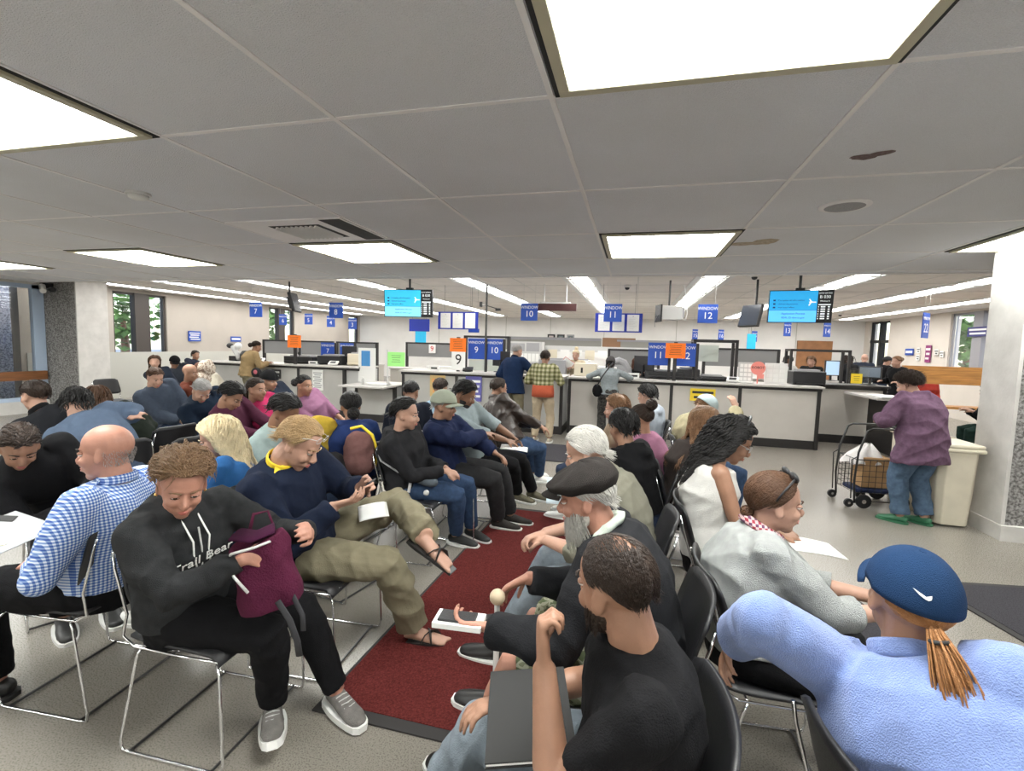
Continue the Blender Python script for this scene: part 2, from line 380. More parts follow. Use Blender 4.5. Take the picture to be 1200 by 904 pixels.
strips = [(-12.1,'beside the left wall'),(-10.15,'second from the left wall'),(-7.9,'left of the window 7 sign row'),(-5.5,'left of the left blue screen'),(-3.15,'above the hanging pole'),(-1.0,'over the eleventh window sign'),(1.2,'over the grey boxy ceiling unit'),(3.35,'behind the right blue screen'),(5.3,'second from the right wall'),(7.1,'beside the right wall')]
def strip_light(lab, loc, grp):
    t = root('strip_light', lab, 'ceiling light', loc, 0, grp)
    G().b2(-.3,-.21,-.6,.6,-.02,.004).b2(.21,.3,-.6,.6,-.02,.004).b2(-.21,.21,-.6,-.57,-.02,.004).b2(-.21,.21,.57,.6,-.02,.004).obj('frame', mat('white_fixture', (.8,.8,.78), .5), t)
    G().b2(-.15,.15,-.5,.5,-.014,-.002).obj('diffuser', m_difh, t)
    G().b2(-.21,.21,-.57,.57,-.002,.003).obj('reflector', mat('white_fixture', (.8,.8,.78), .5), t)
    return t
proto = None
for X_, txt in strips:
    for k in range(10):
        loc = (X_, 8.0+1.22*k, ZH); lab = '%s strip light from the near end, ceiling row %s' % (ORD[k], txt)
        if proto is None: proto = strip_light(lab, loc, 'ceiling row '+txt)
        else:
            c = copy_tree(proto, loc=loc); c['label'] = lab; c['group'] = 'ceiling row '+txt

# ceiling vent, smoke detector, round grille, stains, cameras
t = root('ceiling_vent', 'square white air vent with angled grille in the low ceiling', 'air vent', (-3.0, 4.02, ZL))
G().b2(-.58,.58,-.42,.38,-.012,.0).obj('plate', m_tbar, t)
g = G()
for k in range(9): g.box((-.2+.05*k*1.0, -.02, -.022), (.012,.42,.03), R=Matrix.Rotation(.6,3,'Y'))
g.obj('louvres', m_white, t); G().b2(-.26,.26,-.26,.22,-.0135,-.012).obj('duct', m_blkm, t)
g = G()
G().b2(.36,.56,-.40,.36,-.0145,-.0122).obj('open_slot', m_blkm, t)
t = root('smoke_detector', 'round white smoke detector on the ceiling at upper left', 'smoke detector', (-3.51,2.78,ZL))
G().lathe((0,0,-.018), [(.075,.018),(.08,.0)], 24).obj('base_plate', m_wht, t)
G().lathe((0,0,-.05), [(.035,0),(.06,.01),(.066,.032)], 24).obj('sensor_head', m_wht, t, smooth=True)
t = root('ceiling_speaker', 'round grey speaker grille in the ceiling at right', 'ceiling speaker', (1.36,3.88,ZL))
G().lathe((0,0,-.012), [(.13,0),(.155,.004),(.16,.012)], 32).obj('rim', m_tbar, t, smooth=True)
G().lathe((0,0,-.016), [(.02,0),(.12,.003),(.125,.006)], 32).obj('grille', mat('perforated_grille', (.33,.33,.34), .6, var=.4, vscale=300), t)
def blotch(name, c, r, lab, m, seed):
    g = G(); random.seed(seed); n = 26; vs = [(0,0,-.0016)]
    for k in range(n):
        a = 2*pi*k/n; q = 1+.35*sin(2*a+seed)+.22*sin(3*a+1.3*seed)+random.uniform(-.09,.09); vs.append((cos(a)*r[0]*q, sin(a)*r[1]*q, -.0016))
    g.add(vs, [(0,1+k,1+(k+1) % n) for k in range(n)]); o = g.obj(name, m); o.location = (c[0],c[1],ZL); tag(o, lab, 'stain')
blotch('ceiling_stain', (1.13,2.94), (.075,.05), 'dark brown peeled patch on the ceiling tile near the round speaker', mat('brown_patch', (.17,.12,.115), .9, var=.3, vscale=60), 3)
blotch('ceiling_stain', (1.06,5.05), (.17,.13), 'tan water stain on the ceiling tile right of the far middle light', mat('water_stain', (.44,.37,.28), .9, var=.25, vscale=30), 9)
def dome(x, y, z, lab, s=1.):
    t = root('security_camera', lab, 'security camera', (x,y,z)); G().lathe((0,0,-.05*s), [(.06*s,0),(.07*s,.05*s)], 20).obj('housing', m_wht, t); G().ell((0,0,-.055*s), (.045*s,.045*s,.04*s)).obj('dome', m_blk, t, smooth=True)
dome(1.75, 8.3, ZH, 'small dome camera on the hall ceiling right of the window 12 sign'); dome(-.2, 9.6, ZH, 'small dark dome camera near the hall ceiling light row of window 11'); dome(5.9,16.5,ZH,'small dome camera under the far right ceiling')
t = root('security_camera', 'white bullet camera on the left concrete pillar top', 'security camera', (-11.75,7.25,2.5))
G().tube([(0,0,.1),(.18,-.1,-.02)], [.05,.05], 12).obj('barrel', m_wht, t); G().b2(-.04,.04,-.02,.18,.06,.16).obj('bracket', m_blk, t); G().ell((.3,-.02,.02),(.08,.06,.05)).obj('lens_pod', m_blk, t)

# ------------------------------------------------------------------ mats
def rug(lab, pts, m, me_, cat='floor mat', name='floor_mat'):
    o = G(); n = len(pts); o.add([(x,y,.001) for x,y in pts]+[(x,y,.009) for x,y in pts], [tuple(range(n))[::-1], tuple(range(n,2*n))]+[(i,(i+1)%n,(i+1)%n+n,i+n) for i in range(n)])
    r_ = o.obj(name, me_); tag(r_, lab, cat)
    cx_ = sum(p[0] for p in pts)/n; cy_ = sum(p[1] for p in pts)/n
    q = []
    for x, y in pts:
        d = Vector((x-cx_, y-cy_)); L_ = d.length; d = d*(1-.045*1.4/max(L_, .3)); q.append((cx_+d.x, cy_+d.y))
    o = G().add([(x,y,.008) for x,y in q]+[(x,y,.0125) for x,y in q], [tuple(range(n))[::-1], tuple(range(n,2*n))]+[(i,(i+1)%n,(i+1)%n+n,i+n) for i in range(n)])
    o.obj('pile', m, r_)
    return r_
m_redpile = mat('dark_red_carpet', (.125,.024,.022), .95, var=.35, vscale=120, bump=.8, bscale=300, spec=.1)
m_gpile = mat('charcoal_carpet', (.055,.053,.06), .95, var=.3, vscale=150, bump=.6, bscale=300, spec=.1)
m_edge = mat('rubber_edge', (.03,.028,.028), .8)
rug('long dark red carpet runner between the facing rows of chairs', [(-1.32,1.74),(-.38,1.74),(-.36,4.62),(-1.22,4.62)], m_redpile, m_edge)
rug('wide charcoal mat on the floor in front of the service counters', [(-3.2,6.7),(.6,6.7),(.6,7.9),(-3.2,7.9)], m_gpile, m_edge)
rug('charcoal mat running diagonally past the cap wearer on the right', [(.9,4.05),(1.35,4.02),(2.0,2.3),(1.3,2.3)], m_gpile, m_edge)
rug('charcoal mat at the far right edge beneath the concrete pillar side', [(2.1,4.05),(3.6,4.3),(3.6,2.6),(2.35,2.95)], m_gpile, m_edge)

# ------------------------------------------------------------------ counters
m_panel = mat('grey_counter_panel', (.44,.43,.405), .6, var=.04, vscale=3)
m_panelw = mat('pale_counter_panel', (.56,.53,.49), .6, var=.04, vscale=3)
m_top = mat('speckled_worktop', (.52,.50,.48), .4, var=.12, vscale=160)
def counter(lab, x0, x1, yf, posts, ztop=1.08, depth=.75, pm=None, endl=True, kick=.15, topm=None, ledge=.08):
    t = root('service_counter', lab, 'counter', ((x0+x1)/2, yf, 0)); ox = (x0+x1)/2; pm = pm or m_panel
    G().b2(x0-ox+.01, x1-ox-.01, .05, depth, kick, ztop-.06).obj('carcass', m_lgrey, t)
    G().b2(x0-ox, x1-ox, -.005, depth-.02, 0, kick).obj('kickboard', m_trim, t)
    G().b2(x0-ox, x1-ox, -.012, .05, ztop-.085, ztop-.035).obj('top_rail', m_trim, t)
    w = .055
    for a, b in zip(posts[:-1], posts[1:]):
        G().b2(a-ox+w/2, b-ox-w/2, 0, .05, kick, ztop-.085).obj('panel', pm, t)
    for p in posts: G().b2(p-ox-w/2, p-ox+w/2, -.02, .06, .0, ztop-.05).obj('post', m_trim, t)
    G().b2(x0-ox-.02, x1-ox+.02, -ledge, depth, ztop-.035, ztop).obj('worktop', topm or m_top, t, bevel=.006)
    return t
cA = counter('grey panelled service counter under the window 11 and window 12 signs', -1.18, 3.08, 9.1, [-1.17,.67,1.81,3.04], pm=m_panelw)
cB = counter('grey service counter section under the window 9 and 10 signs', -4.55, -1.26, 8.85, [-4.5,-3.36,-2.3,-1.29], ztop=1.09)
cC = counter('long grey service counter at left under the window 7 and 8 signs', -9.55, -5.62, 9.05, [-9.5,-8.25,-7.12,-5.99], ztop=1.10)
cD = counter('low accessible desk jutting out between the left and middle counters', -5.55, -4.62, 8.75, [-5.5,-4.65], ztop=.78, kick=.16, ledge=.55)
cE = counter('pale panelled half-height counter set back at right', 3.2, 4.42, 10.0, [3.24,4.38], ztop=1.08, pm=m_panelw, depth=.5, topm=m_trim)
# second line of desks behind the counter, partitions with black rails
m_part = mat('grey_partition_fabric', (.23,.23,.23), .9, bump=.2, bscale=200)
def partition(lab, x0, x1, y, z0, z1):
    t = root('partition', lab, 'partition', ((x0+x1)/2, y, 0)); h = (x1-x0)/2
    G().b2(-h, h, -.03, .03, z1-.04, z1).obj('top_rail', m_trim, t)
    G().b2(-h, h, -.02, .02, z0, z1-.04).obj('fabric_panel', m_part, t)
    for s in (-1, 1): G().b2(s*h-.03, s*h+.03, -.035, .035, 0, z1).obj('post', m_trim, t)
    return t
def desk(lab, x0, x1, y0, y1, z=.95):
    t = root('back_desk', lab, 'desk', ((x0+x1)/2, y0, 0)); h = (x1-x0)/2
    G().b2(-h, h, 0, y1-y0, z-.03, z).obj('worktop', m_top, t)
    G().b2(-h+.02, h-.02, .04, y1-y0-.02, 0, z-.03).obj('cabinet', mat('desk_beige', (.5,.47,.42), .6), t)
for (a, b, y, z1, lb) in ((-9.9,-7.75,11.2,1.62,'left'),(-7.6,-6.45,11.2,1.62,'left of middle'),(-6.3,-4.7,12.6,1.65,'behind the accessible desk')):
    partition('grey fabric partition with black top rail, ' + lb + ' of the left counter' if lb.startswith('left') else 'grey fabric partition with black top rail, '+lb, a, b, y, 1.25, z1)
partition('grey fabric partition right of the window 12 posts', 1.5, 3.0, 11.5, 1.3, 1.70)
partition('wide grey partition behind the counter between the far posters', -.6, .55, 11.8, 1.2, 1.62)
desk('long pale desk behind the accessible counter', -6.0, -3.6, 11.0, 11.7, 1.0)
desk('wide staff desk far behind the cream box', -1.9, .9, 12.2, 12.9, 1.0)
desk('staff desk behind the window 7 counter', -9.7, -7.0, 12.0, 12.6, 1.0)
desk('staff desk behind the right-hand counters', 2.2, 4.7, 12.6, 13.2, 1.0)

# black frame booths
def booth(lab, x0, x1, y, z0, z1, d=.35, inner=True):
    t = root('glass_booth', lab, 'frame', ((x0+x1)/2, y, 0)); h = (x1-x0)/2; w = .025
    g = G()
    for X_ in (-h, h):
        for Y_ in (0, d): g.b2(X_-w, X_+w, Y_-w, Y_+w, z0, z1)
    for Y_ in (0, d): g.b2(-h, h, Y_-w, Y_+w, z1-2*w, z1)
    for X_ in (-h, h): g.b2(X_-w, X_+w, 0, d, z1-2*w, z1)
    g.obj('uprights', m_trim, t)
    if inner: G().b2(-h+.08, h-.25, d-.01, d+.01, z0+.35, z1-.1).obj('back_panel', mat('pale_green_panel', (.52,.56,.5), .6), t)
    return t
booth('black metal booth frame behind the counter right of window 12', 1.06, 1.78, 9.45, 1.08, 1.84)
booth('wide black framed opening at the right end of the counter', 3.25, 4.35, 11.5, 0.0, 1.72, inner=False)
booth('black framed glass panel behind the window 9 counter', -4.05, -2.95, 11.2, 0.0, 1.85, .1)

# ------------------------------------------------------------------ signs
def hang_sign(num, x, y, z, w=.33, h=.33, lab=None, rz=0, word='WINDOW', top=ZH):
    t = root('window_sign', lab or 'hanging blue sign reading WINDOW %s' % num, 'sign', (x,y,z), rz, 'hanging window number signs')
    G().b2(-w/2, w/2, -.008, .008, -h/2, h/2).obj('board', m_blue, t)
    text('lettering', word, w*.24, m_white, t, (0,-.0095,h*.27), sx=.93)
    text('number', num, h*.5, m_white, t, (0,-.0095,-h*.12))
    for s in (-1, 1): G().tube([(s*w*.35,0,h/2),(s*w*.35,0,top-z)], .002, 4).obj('wire', m_lgrey, t)
    return t
for n_, x in (('7',-8.34),('8',-6.28),('10',-2.02),('11',-.43),('12',1.22)): hang_sign(n_, x, 9.2, 2.29)
for n_, x, z in (('6',-11.6,2.3),('5',-10.6,2.33),('4',-9.75,2.26),('3',-8.95,2.2)): hang_sign(n_, x, 14, z, .3, .36)
hang_sign('2', -7.55, 15.5, 2.25, .24, .36)
for k, (n_, x, y, z) in enumerate((('13',3.55,13.,2.2),('14',4.4,13.,2.2),('15',1.9,17.,2.15),('16',2.7,17,2.15),('17',3.7,17,2.12))):
    hang_sign(n_, x, y, z, .2, .34, lab='small distant blue WINDOW %s sign hanging behind the right screen' % n_, rz=.5)
hang_sign('22', 5.15, 10.5, 2.2, .34, .46, lab='blue window sign 22 hanging at an angle on the right', rz=.85)

def post_sign(lab, x, y, num, z=1.55, w=.36, h=.42):
    t = root('post_sign', lab, 'sign', (x,y,0)); G().b2(-w/2,w/2,-.01,.01,z-h/2,z+h/2).obj('board', m_blue, t)
    text('lettering', 'WINDOW', w*.21, m_white, t, (0,-.0115,z+h*.3), sx=.95); text('number', num, h*.42, m_white, t, (0,-.0115,z-h*.06))
    G().b2(w/2,w/2+.05,-.02,.02,1.08,z+h/2).obj('post', m_trim, t)
post_sign('blue upright WINDOW 9 panel behind the counter post', -3.13, 9.35, '9'); post_sign('blue upright WINDOW 10 panel left of the blue-jacket man', -2.75, 9.35, '10')
post_sign('blue upright WINDOW 11 panel on the counter', .42, 9.38, '11'); post_sign('blue upright WINDOW 12 panel behind the orange notice', .9, 9.38, '12')
post_sign('small blue WINDOW panel near the long black printer on the left counter', -6.85, 9.72, '7', 1.42, .36, .34); post_sign('small blue WINDOW panel beside the upright monitor on the left counter', -6.35, 9.72, '8', 1.42, .36, .34)
def notice_lines(t, n, w, z0, dz, y, m=m_print, th=.006):
    g = G()
    for k in range(n):
        ww = w*(1-.25*((k*37) % 5)/5); g.b2(-ww/2, ww/2, y-.001, y, z0-k*dz-th, z0-k*dz)
    return g.obj('printed_lines', m, t)
def orange(lab, x, z=1.62, nine=False, w=.34, h=.27):
    t = root('orange_notice', lab, 'notice', (x, 9.05, 0)); G().b2(-w/2,w/2,-.004,.004,z-h/2,z+h/2).obj('card', m_orange, t)
    notice_lines(t, 6, w*.62, z+h*.36, h*.12, -.0045)
    G().b2(-.03,.03,.005,.05,1.08,z+h/2+.02).obj('post', m_trim, t)
    if nine:
        G().b2(-.13,.16,-.004,.004,1.12,z-h/2).obj('number_card', m_white, t); text('number', '9', .3, m_print, t, (.015,-.0055,1.32))
orange('orange paper notice above the white card reading 9', -3.42, nine=True); orange('orange paper notice in front of the window 12 panel', .7); orange('orange paper notice on the post at the left counter', -7.22, 1.6)
def board3(lab, x):
    t = root('notice_board', lab, 'notice board', (x, 9.45, 2.12)); G().b2(-.44,.44,-.01,.01,-.18,.18).obj('board', m_blued, t)
    for k in (-1,0,1):
        p = G().b2(k*.27-.11,k*.27+.11,-.014,-.01,-.155,.155).obj('sheet', m_white, t)
        g = G()
        for q in range(9): g.b2(k*.27-.075, k*.27+.07-.03*(q % 3), -.0152,-.0141, .09-q*.025,.094-q*.025)
        g.b2(k*.27-.012, k*.27+.012, -.0152, -.0141, .112,.13); g.obj('printed_lines', m_lgrey, p)
    for s in (-1,1): G().tube([(s*.3,0,.18),(s*.3,0,ZH-2.12)], .003, 4).obj('wire', m_bar, t)
board3('blue hanging board with three white sheets left of the pole', -3.58); board3('blue hanging board with three white sheets behind the WINDOW 11 sign', -.33)
t = root('led_display', 'dark red hanging message display right of the WINDOW 10 sign', 'display', (-1.55,9.4,2.42))
G().b2(-.42,.42,-.05,.05,-.09,.05).obj('case', mat('dark_red_case', (.06,.015,.015), .4), t); G().b2(-.3,.3,-.055,.055,.05,.08).obj('top_bracket', m_lgrey, t)
for s in (-1,1): G().tube([(s*.22,0,.08),(s*.22,0,ZH-2.42)], .012, 6).obj('hanger', m_wht, t)
t = root('camera_pole', 'dark ceiling pole with small camera arms', 'pole', (-2.92,9.3,0))
G().tube([(0,0,1.08),(0,0,ZH)], .022, 8).obj('pole', m_bar, t); G().tube([(-.12,0,2.42),(0,0,2.42),(.22,0,2.36)], .01, 6).obj('arm', m_bar, t); G().box((.25,-.02,2.34),(.1,.06,.05)).obj('camera_head', m_blk, t); G().box((-.12,0,2.44),(.05,.05,.1)).obj('camera_head', m_blk, t)

# screens
m_scr = mat('screen_blue', (.015,.30,.62), .3, emit=.8); m_scr2 = mat('screen_light_blue', (.10,.46,.85), .3, emit=.8); m_txtb = mat('screen_dark_text', (.01,.05,.22), .4)
m_scr3 = mat('screen_cyan', (.03,.42,.62), .3, emit=.9); m_scr4 = mat('screen_pale_cyan', (.2,.62,.8), .3, emit=.9)
m_scrw = mat('screen_white', (.8,.85,.85), .3, emit=.6)
def tv(lab, x, y, z, rz, tilt, A, B, w=.9, h=.5):
    t = root('ceiling_screen', lab, 'screen', (x,y,z), rz); R_ = Matrix.Rotation(tilt, 3, 'X')
    p = bpy.data.objects.new('display', None)
    body = G().b2(-w/2-.012,w/2+.012,-.02,.035,-h/2-.012,h/2+.012).obj('case', m_blk, t); body.rotation_euler = (tilt,0,0)
    X1 = w*.27
    G().b2(-w/2,X1,-.022,-.02,-h*.12,h/2).obj('screen_area', A, body)
    G().b2(-w/2,X1,-.022,-.02,-h/2,-h*.12).obj('screen_area', B, body)
    G().b2(X1,w/2,-.0215,-.02,-h/2,h/2).obj('screen_area', m_blk, body)
    cx_ = -w*.1
    for k, s_ in enumerate(('Complete all information','Upload documents','Visit your office')): text('screen_text', s_, h*.075, m_txtb, body, (-w*.36,-.0225,h*(.2-.115*k)), align='LEFT')
    g = G()
    for k in range(3): g.b2(-w*.44,-w*.40,-.0235,-.022,h*(.175-.115*k),h*(.225-.115*k))
    g.b2(-w/2,X1,-.0232,-.022,-h*.125,-h*.115).obj('screen_icons', m_txtb, body)
    text('screen_text', 'Application Process', h*.085, m_txtb, body, (cx_,-.0225,-h*.23)); text('screen_text', 'REAL ID dmv.ca.gov', h*.08, m_txtb, body, (cx_,-.0225,-h*.36))
    g = G().b2(w*.14,w*.25,-.0235,-.022,h*.12,h*.155).box((w*.16,-.0228,h*.1),(w*.02,.001,h*.16),R=Matrix.Rotation(.5,3,'Y')).box((w*.16,-.0228,h*.19),(w*.018,.001,h*.12),R=Matrix.Rotation(-.6,3,'Y'))
    g.obj('screen_emblem', m_scrw, body)
    text('screen_text', 'NOW SERVING', h*.055, m_scrw, body, (w*.385,-.0225,h*.42)); text('screen_text', 'B 030', h*.13, m_scrw, body, (w*.385,-.0225,h*.3)); text('screen_text', 'Window 8', h*.06, m_scrw, body, (w*.385,-.0225,h*.17))
    g = G().b2(w*.29,w*.48,-.0232,-.0215,h*.04,h*.075)
    for k in range(6): g.b2(w*.29,w*.30,-.0232,-.0215,-h*.03-k*h*.075,h*.01-k*h*.075).b2(w*.33,w*.40,-.0232,-.0215,-h*.03-k*h*.075,h*.01-k*h*.075).b2(w*.44,w*.47,-.0232,-.0215,-h*.03-k*h*.075,h*.01-k*h*.075)
    g.obj('screen_table', m_scrw, body)
    G().b2(-.06,.06,.04,.1,-.05,h/2+.05).tube([(0,.07,0),(0,.07,ZH-z)], .02, 8).obj('mount', m_blk, t)
tv('blue and black queue screen hanging left of centre', -3.93, 7.9, 2.335, .12, .05, m_scr3, m_scr4, .86, .46)
tv('blue and black queue screen hanging at right', 2.31, 7.95, 2.32, -.12, .1, m_scr, m_scr2, .80, .45)
# monitors seen from the side
def side_tv(lab, x, y, z, rz, w=.55, h=.36, d=.09):
    t = root('ceiling_monitor', lab, 'monitor', (x,y,z), rz)
    b_ = G().b2(-w/2,w/2,-.03,.03,-h/2,h/2).b2(-w*.3,w*.3,.03,d,-h*.3,h*.3).obj('case', m_blk, t, bevel=.01); b_.rotation_euler = (-.25,0,0)
    s_ = G().b2(-w/2+.02,w/2-.02,-.032,-.03,-h/2+.02,h/2-.02).obj('screen_area', mat('dark_screen', (.05,.06,.08), .2), b_)
    G().tube([(0,.08,0),(0,.1,.12),(0,.1,ZH-z)], .018, 8).obj('mount', m_blk, t)
side_tv('black ceiling monitor seen edge-on left of the WINDOW 8 sign', -7.0, 8.8, 2.42, 1.95, .5, .40); side_tv('black ceiling monitor seen edge-on left of the right blue screen', 1.86, 8.9, 2.24, -1.0, .42, .38)
t = root('ceiling_projector', 'grey boxy ceiling unit with cables right of the WINDOW 11 sign', 'ceiling unit', (.55,9.0,2.28), .3)
G().b2(-.17,.2,-.12,.12,-.12,.12).obj('case', m_lgrey, t, bevel=.01); G().b2(.2,.24,-.1,.1,-.08,.1).obj('socket_panel', m_grey, t)
G().b2(-.2,-.17,-.14,.14,-.16,.14).obj('face', m_blk, t); G().tube([(0,0,.12),(0,0,ZH-2.28)], .018, 8).obj('mount', m_bar, t)
G().tube([(.2,0,-.06),(.3,0,-.12),(.33,0,0),(.3,.02,.3),(.25,.02,.5)], .006, 6).obj('cable', m_wht, t); G().tube([(-.18,0,0),(-.25,0,-.15),(-.24,0,-.25)], .006, 6).obj('cable', m_grey, t)
# other boards
def panel_sign(lab, c, w, h, m, lines=2, rz=0, tm=None, cat='sign', name='wall_sign', hang=False, txt=None):
    t = root(name, lab, cat, c, rz); G().b2(-w/2,w/2,-.008,.008,-h/2,h/2).obj('board', m, t)
    if txt:
        for k, s_ in enumerate(txt): text('lettering', s_, h*.8/len(txt)*.8, tm or m_white, t, (0,-.0095,h*.38-h*.76*(k+.5)/len(txt)), sx=.8)
    elif lines:
        g = G()
        for k in range(lines): q = h*.8/lines; zz = h*.4-q*k; g.b2(-w*.42+.03*(k % 2),w*.42-.02*((k*7) % 3),-.0095,-.008,zz-q*.72,zz-q*.25)
        g.obj('printed_lines', tm or m_white, t)
    if hang: G().b2(-w*.35,-w*.34,0,.002,h/2,ZH-c[2]).b2(w*.34,w*.35,0,.002,h/2,ZH-c[2]).obj('wire', m_bar, t)
    return t
panel_sign('deep blue hanging panel below the left blue screen', (-4.8,10.2,2.04), .5, .28, m_blued, 0, hang=True)
panel_sign('small blue panel hanging under the left three-sheet board', (-3.35,9.8,1.93), .24, .08, m_blue, 0, hang=True)
panel_sign('bright cyan vertical banner in the far left of the hall', (-7.1,15.2,1.75), .4, .85, mat('cyan_banner', (.02,.5,.85), .5), 0, hang=True)
panel_sign('bright cyan vertical banner in the far right of the hall', (3.3,15.5,1.85), .3, .6, mat('cyan_banner', (.02,.5,.85), .5), 0, rz=.5, hang=True)
panel_sign('blue wall sign with four lines of white text on the left wall', (XL+.03,11.75,1.66), .42, .3, m_blue, 4, rz=pi/2)
panel_sign('narrow blue wall sign with one line of text on the left wall', (XL+.03,13.3,1.6), .42, .17, m_blue, 1, rz=pi/2)
panel_sign('white paper notice on the left wall near the pillar', (XL+.03,9.1,1.62), .2, .26, m_white, 5, rz=pi/2, tm=m_grey)
panel_sign('dark blue two-line sign across the right window', (XR-.05,14.55,2.28), .75, .24, mat('navy_sign', (.02,.02,.16), .5), 2, rz=-pi/2)
panel_sign('blue poster on the right wall beside the notices', (XR-.03,17.6,1.75), .45, .2, m_blue, 1, rz=-pi/2)
panel_sign('purple and white poster on the right wall', (XR-.03,16.6,1.7), .26, .5, mat('purple_poster', (.25,.03,.15), .6), 3, rz=-pi/2)
for k, (yy, zz) in enumerate(((17.1,1.8),(17.1,1.58),(16.2,1.75),(15.95,1.7))): panel_sign('small white notice on the right wall, %s of four' % ORD[k], (XR-.03,yy,zz), .17, .16, m_white, 2, rz=-pi/2, tm=m_print)
for k, txt in enumerate(('leftmost','middle','rightmost')):
    x = -3.55+.42*k; t = root('framed_portrait', '%s of the three framed portraits on the back wall' % txt, 'picture', (x,YB-.03,1.96), 0, 'framed portraits on the back wall')
    G().b2(-.16,.16,-.02,.02,-.19,.19).obj('frame', m_blk if k < 2 else m_grey, t); G().b2(-.1,.1,-.022,-.02,-.13,.13).obj('photo', mat('portrait_backdrop', (.5,.45,.43) , .6) if k == 0 else mat('portrait_backdrop_dark', (.12,.16,.17), .6), t)
    G().ell((0,-.022,.03),(.04,.004,.05)).obj('portrait_face', mat('portrait_face', (.5,.3,.22), .6), t); G().ell((0,-.022,-.08),(.08,.004,.05)).obj('portrait_shoulders', m_blkm, t)
# counter front posters
def front_poster(lab, x, z, w, h, m, lines, tm, y=9.09, txt=None, yy=None): return panel_sign(lab, (x, y-.012, z), w, h, m, lines, tm=tm, cat='poster', name='counter_poster', txt=txt)
front_poster('white printed notice taped to the left counter front', -6.62, .78, .26, .44, m_white, 8, m_grey, y=9.04)
front_poster('black poster with a face print on the left counter front', -7.75, .87, .38, .2, m_blkm, 2, m_lgrey, y=9.04)
front_poster('tan poster reading DMV on the window 9 counter front', -3.75, .8, .32, .42, mat('tan_poster', (.6,.42,.18), .7), 4, m_orange, y=8.84, txt=['DMV X','LIVE','CHAT'])
front_poster('purple and blue poster on the window 10 counter front', -3.0, .78, .33, .48, mat('violet_poster', (.13,.12,.4), .6), 4, m_white, y=8.84)
front_poster('yellow and black poster on the counter front behind the cap wearer', 1.2, .85, .42, .22, m_yel, 2, m_print, y=9.09)
t = root('sticker_dot', 'small round white sticker on the counter under window 11', 'sticker', (.4,9.085,.93)); G().lathe((0,0,0),[(.012,-.001),(.012,.001)],10).obj('dot', m_white, t)
t = root('round_sign', 'round pink sign on a stalk standing on the counter', 'sign', (2.12,9.3,1.08)); 
o = G().lathe((0,0,0),[(.12,-.004),(.12,.004)],28).obj('disc', mat('coral_pink', (.85,.28,.24), .6), t); o.location = (0,0,.27); o.rotation_euler = (pi/2,0,0)
text('lettering', 'ROBOT', .06, m_print, t, (0,-.0055,.28)); G().b2(-.01,.01,.0,.01,0,.16).box((.05,0,.13),(.1,.006,.08)).obj('stand', mat('coral_pink', (.85,.28,.24), .6), t)
t = root('round_sign', 'small red numbered tag above the far desk partition', 'sign', (-5.5,12.53,1.48)); text('number', '9', .2, m_red, t, (0,-.01,0)); G().b2(-.1,.1,0,.01,-.12,.12).obj('card', m_white, t)

# desktop equipment
def monitor(lab, x, y, z, rz, w=.48, h=.3, front=None):
    t = root('computer_monitor', lab, 'monitor', (x,y,z), rz)
    p = G().b2(-w/2,w/2,-.02,.02,.12,.12+h).obj('panel', m_blk, t, bevel=.006); G().b2(-w/2+.02,w/2-.02,-.022,-.02,.14,.1+h).obj('screen_area', front or mat('grey_screen', (.16,.2,.25), .3), p)
    G().b2(-.02,.02,.02,.05,0,.25).obj('neck', m_blk, t); G().b2(-.11,.11,-.06,.1,0,.015).obj('foot', m_blk, t)
def printer(lab, x, y, z, rz, m=None, w=.42, h=.2):
    t = root('desktop_printer', lab, 'printer', (x,y,z), rz); G().b2(-w/2,w/2,-.18,.18,0,h).obj('body', m or m_blk, t, bevel=.015); G().b2(-w*.4,w*.4,-.25,-.15,.04,.055).obj('tray', m or m_blk, t); G().b2(-w*.35,w*.35,-.1,.1,h,h+.03).obj('lid', m_grey, t)
def terminal(lab, x, y, z, rz, m=None):
    t = root('card_terminal', lab, 'card terminal', (x,y,z), rz); R_ = Matrix.Rotation(-.45,3,'X')
    G().box((0,0,.05),(.2,.14,.03),R=Matrix.Rotation(.45,3,'X')).obj('keypad', m or m_wht, t); G().box((0,-.02,.068),(.12,.07,.004),R=Matrix.Rotation(.45,3,'X')).obj('screen_area', m_blk, t); G().b2(-.06,.06,-.04,.05,0,.05).obj('base', m_blk, t)
def plate(lab, x, y, z, w=.2, h=.1, m=None):
    t = root('name_plate', lab, 'name plate', (x,y,z)); G().b2(-w/2,w/2,-.01,.01,0,h).obj('holder', m or m_wht, t); G().b2(-w*.33,w*.33,-.012,-.01,h*.3,h*.65).obj('insert', m_print, t); G().b2(-w/2,w/2,.0,.06,0,.008).obj('foot', m or m_wht, t)
zt = 1.085
plate('white name plate on the window 9 counter', -3.9, 9.0, 1.095); plate('white name plate on the counter beside the reaching visitor', .0, 9.25, zt)
plate('small pale name plate on the left counter', -6.9, 9.25, 1.105, .22, .07)
monitor('monitor on the window 11 counter beside the ginger-haired clerk', .18, 9.6, zt, 2.4); monitor('monitor behind the window 10 counter', -2.6, 9.35, 1.095, 2.6)
monitor('monitor behind the left counter near the orange notice', -7.5, 9.6, 1.105, 2.2, .5); monitor('upright monitor on the left counter end', -6.25, 9.65, 1.105, 2.8)
monitor('blue-screened monitor at the far right desk', 4.5, 12.8, 1.0, .2, .34, .36, mat('pale_blue_screen', (.35,.5,.68), .3, emit=.5)); monitor('angled monitor on the short right counter', 4.25, 10.3, 1.085, -.6, .36, .22)
monitor('monitor on the far desk behind the left counter', -8.6, 12.2, 1.0, .1, .44, .26, m_blk)
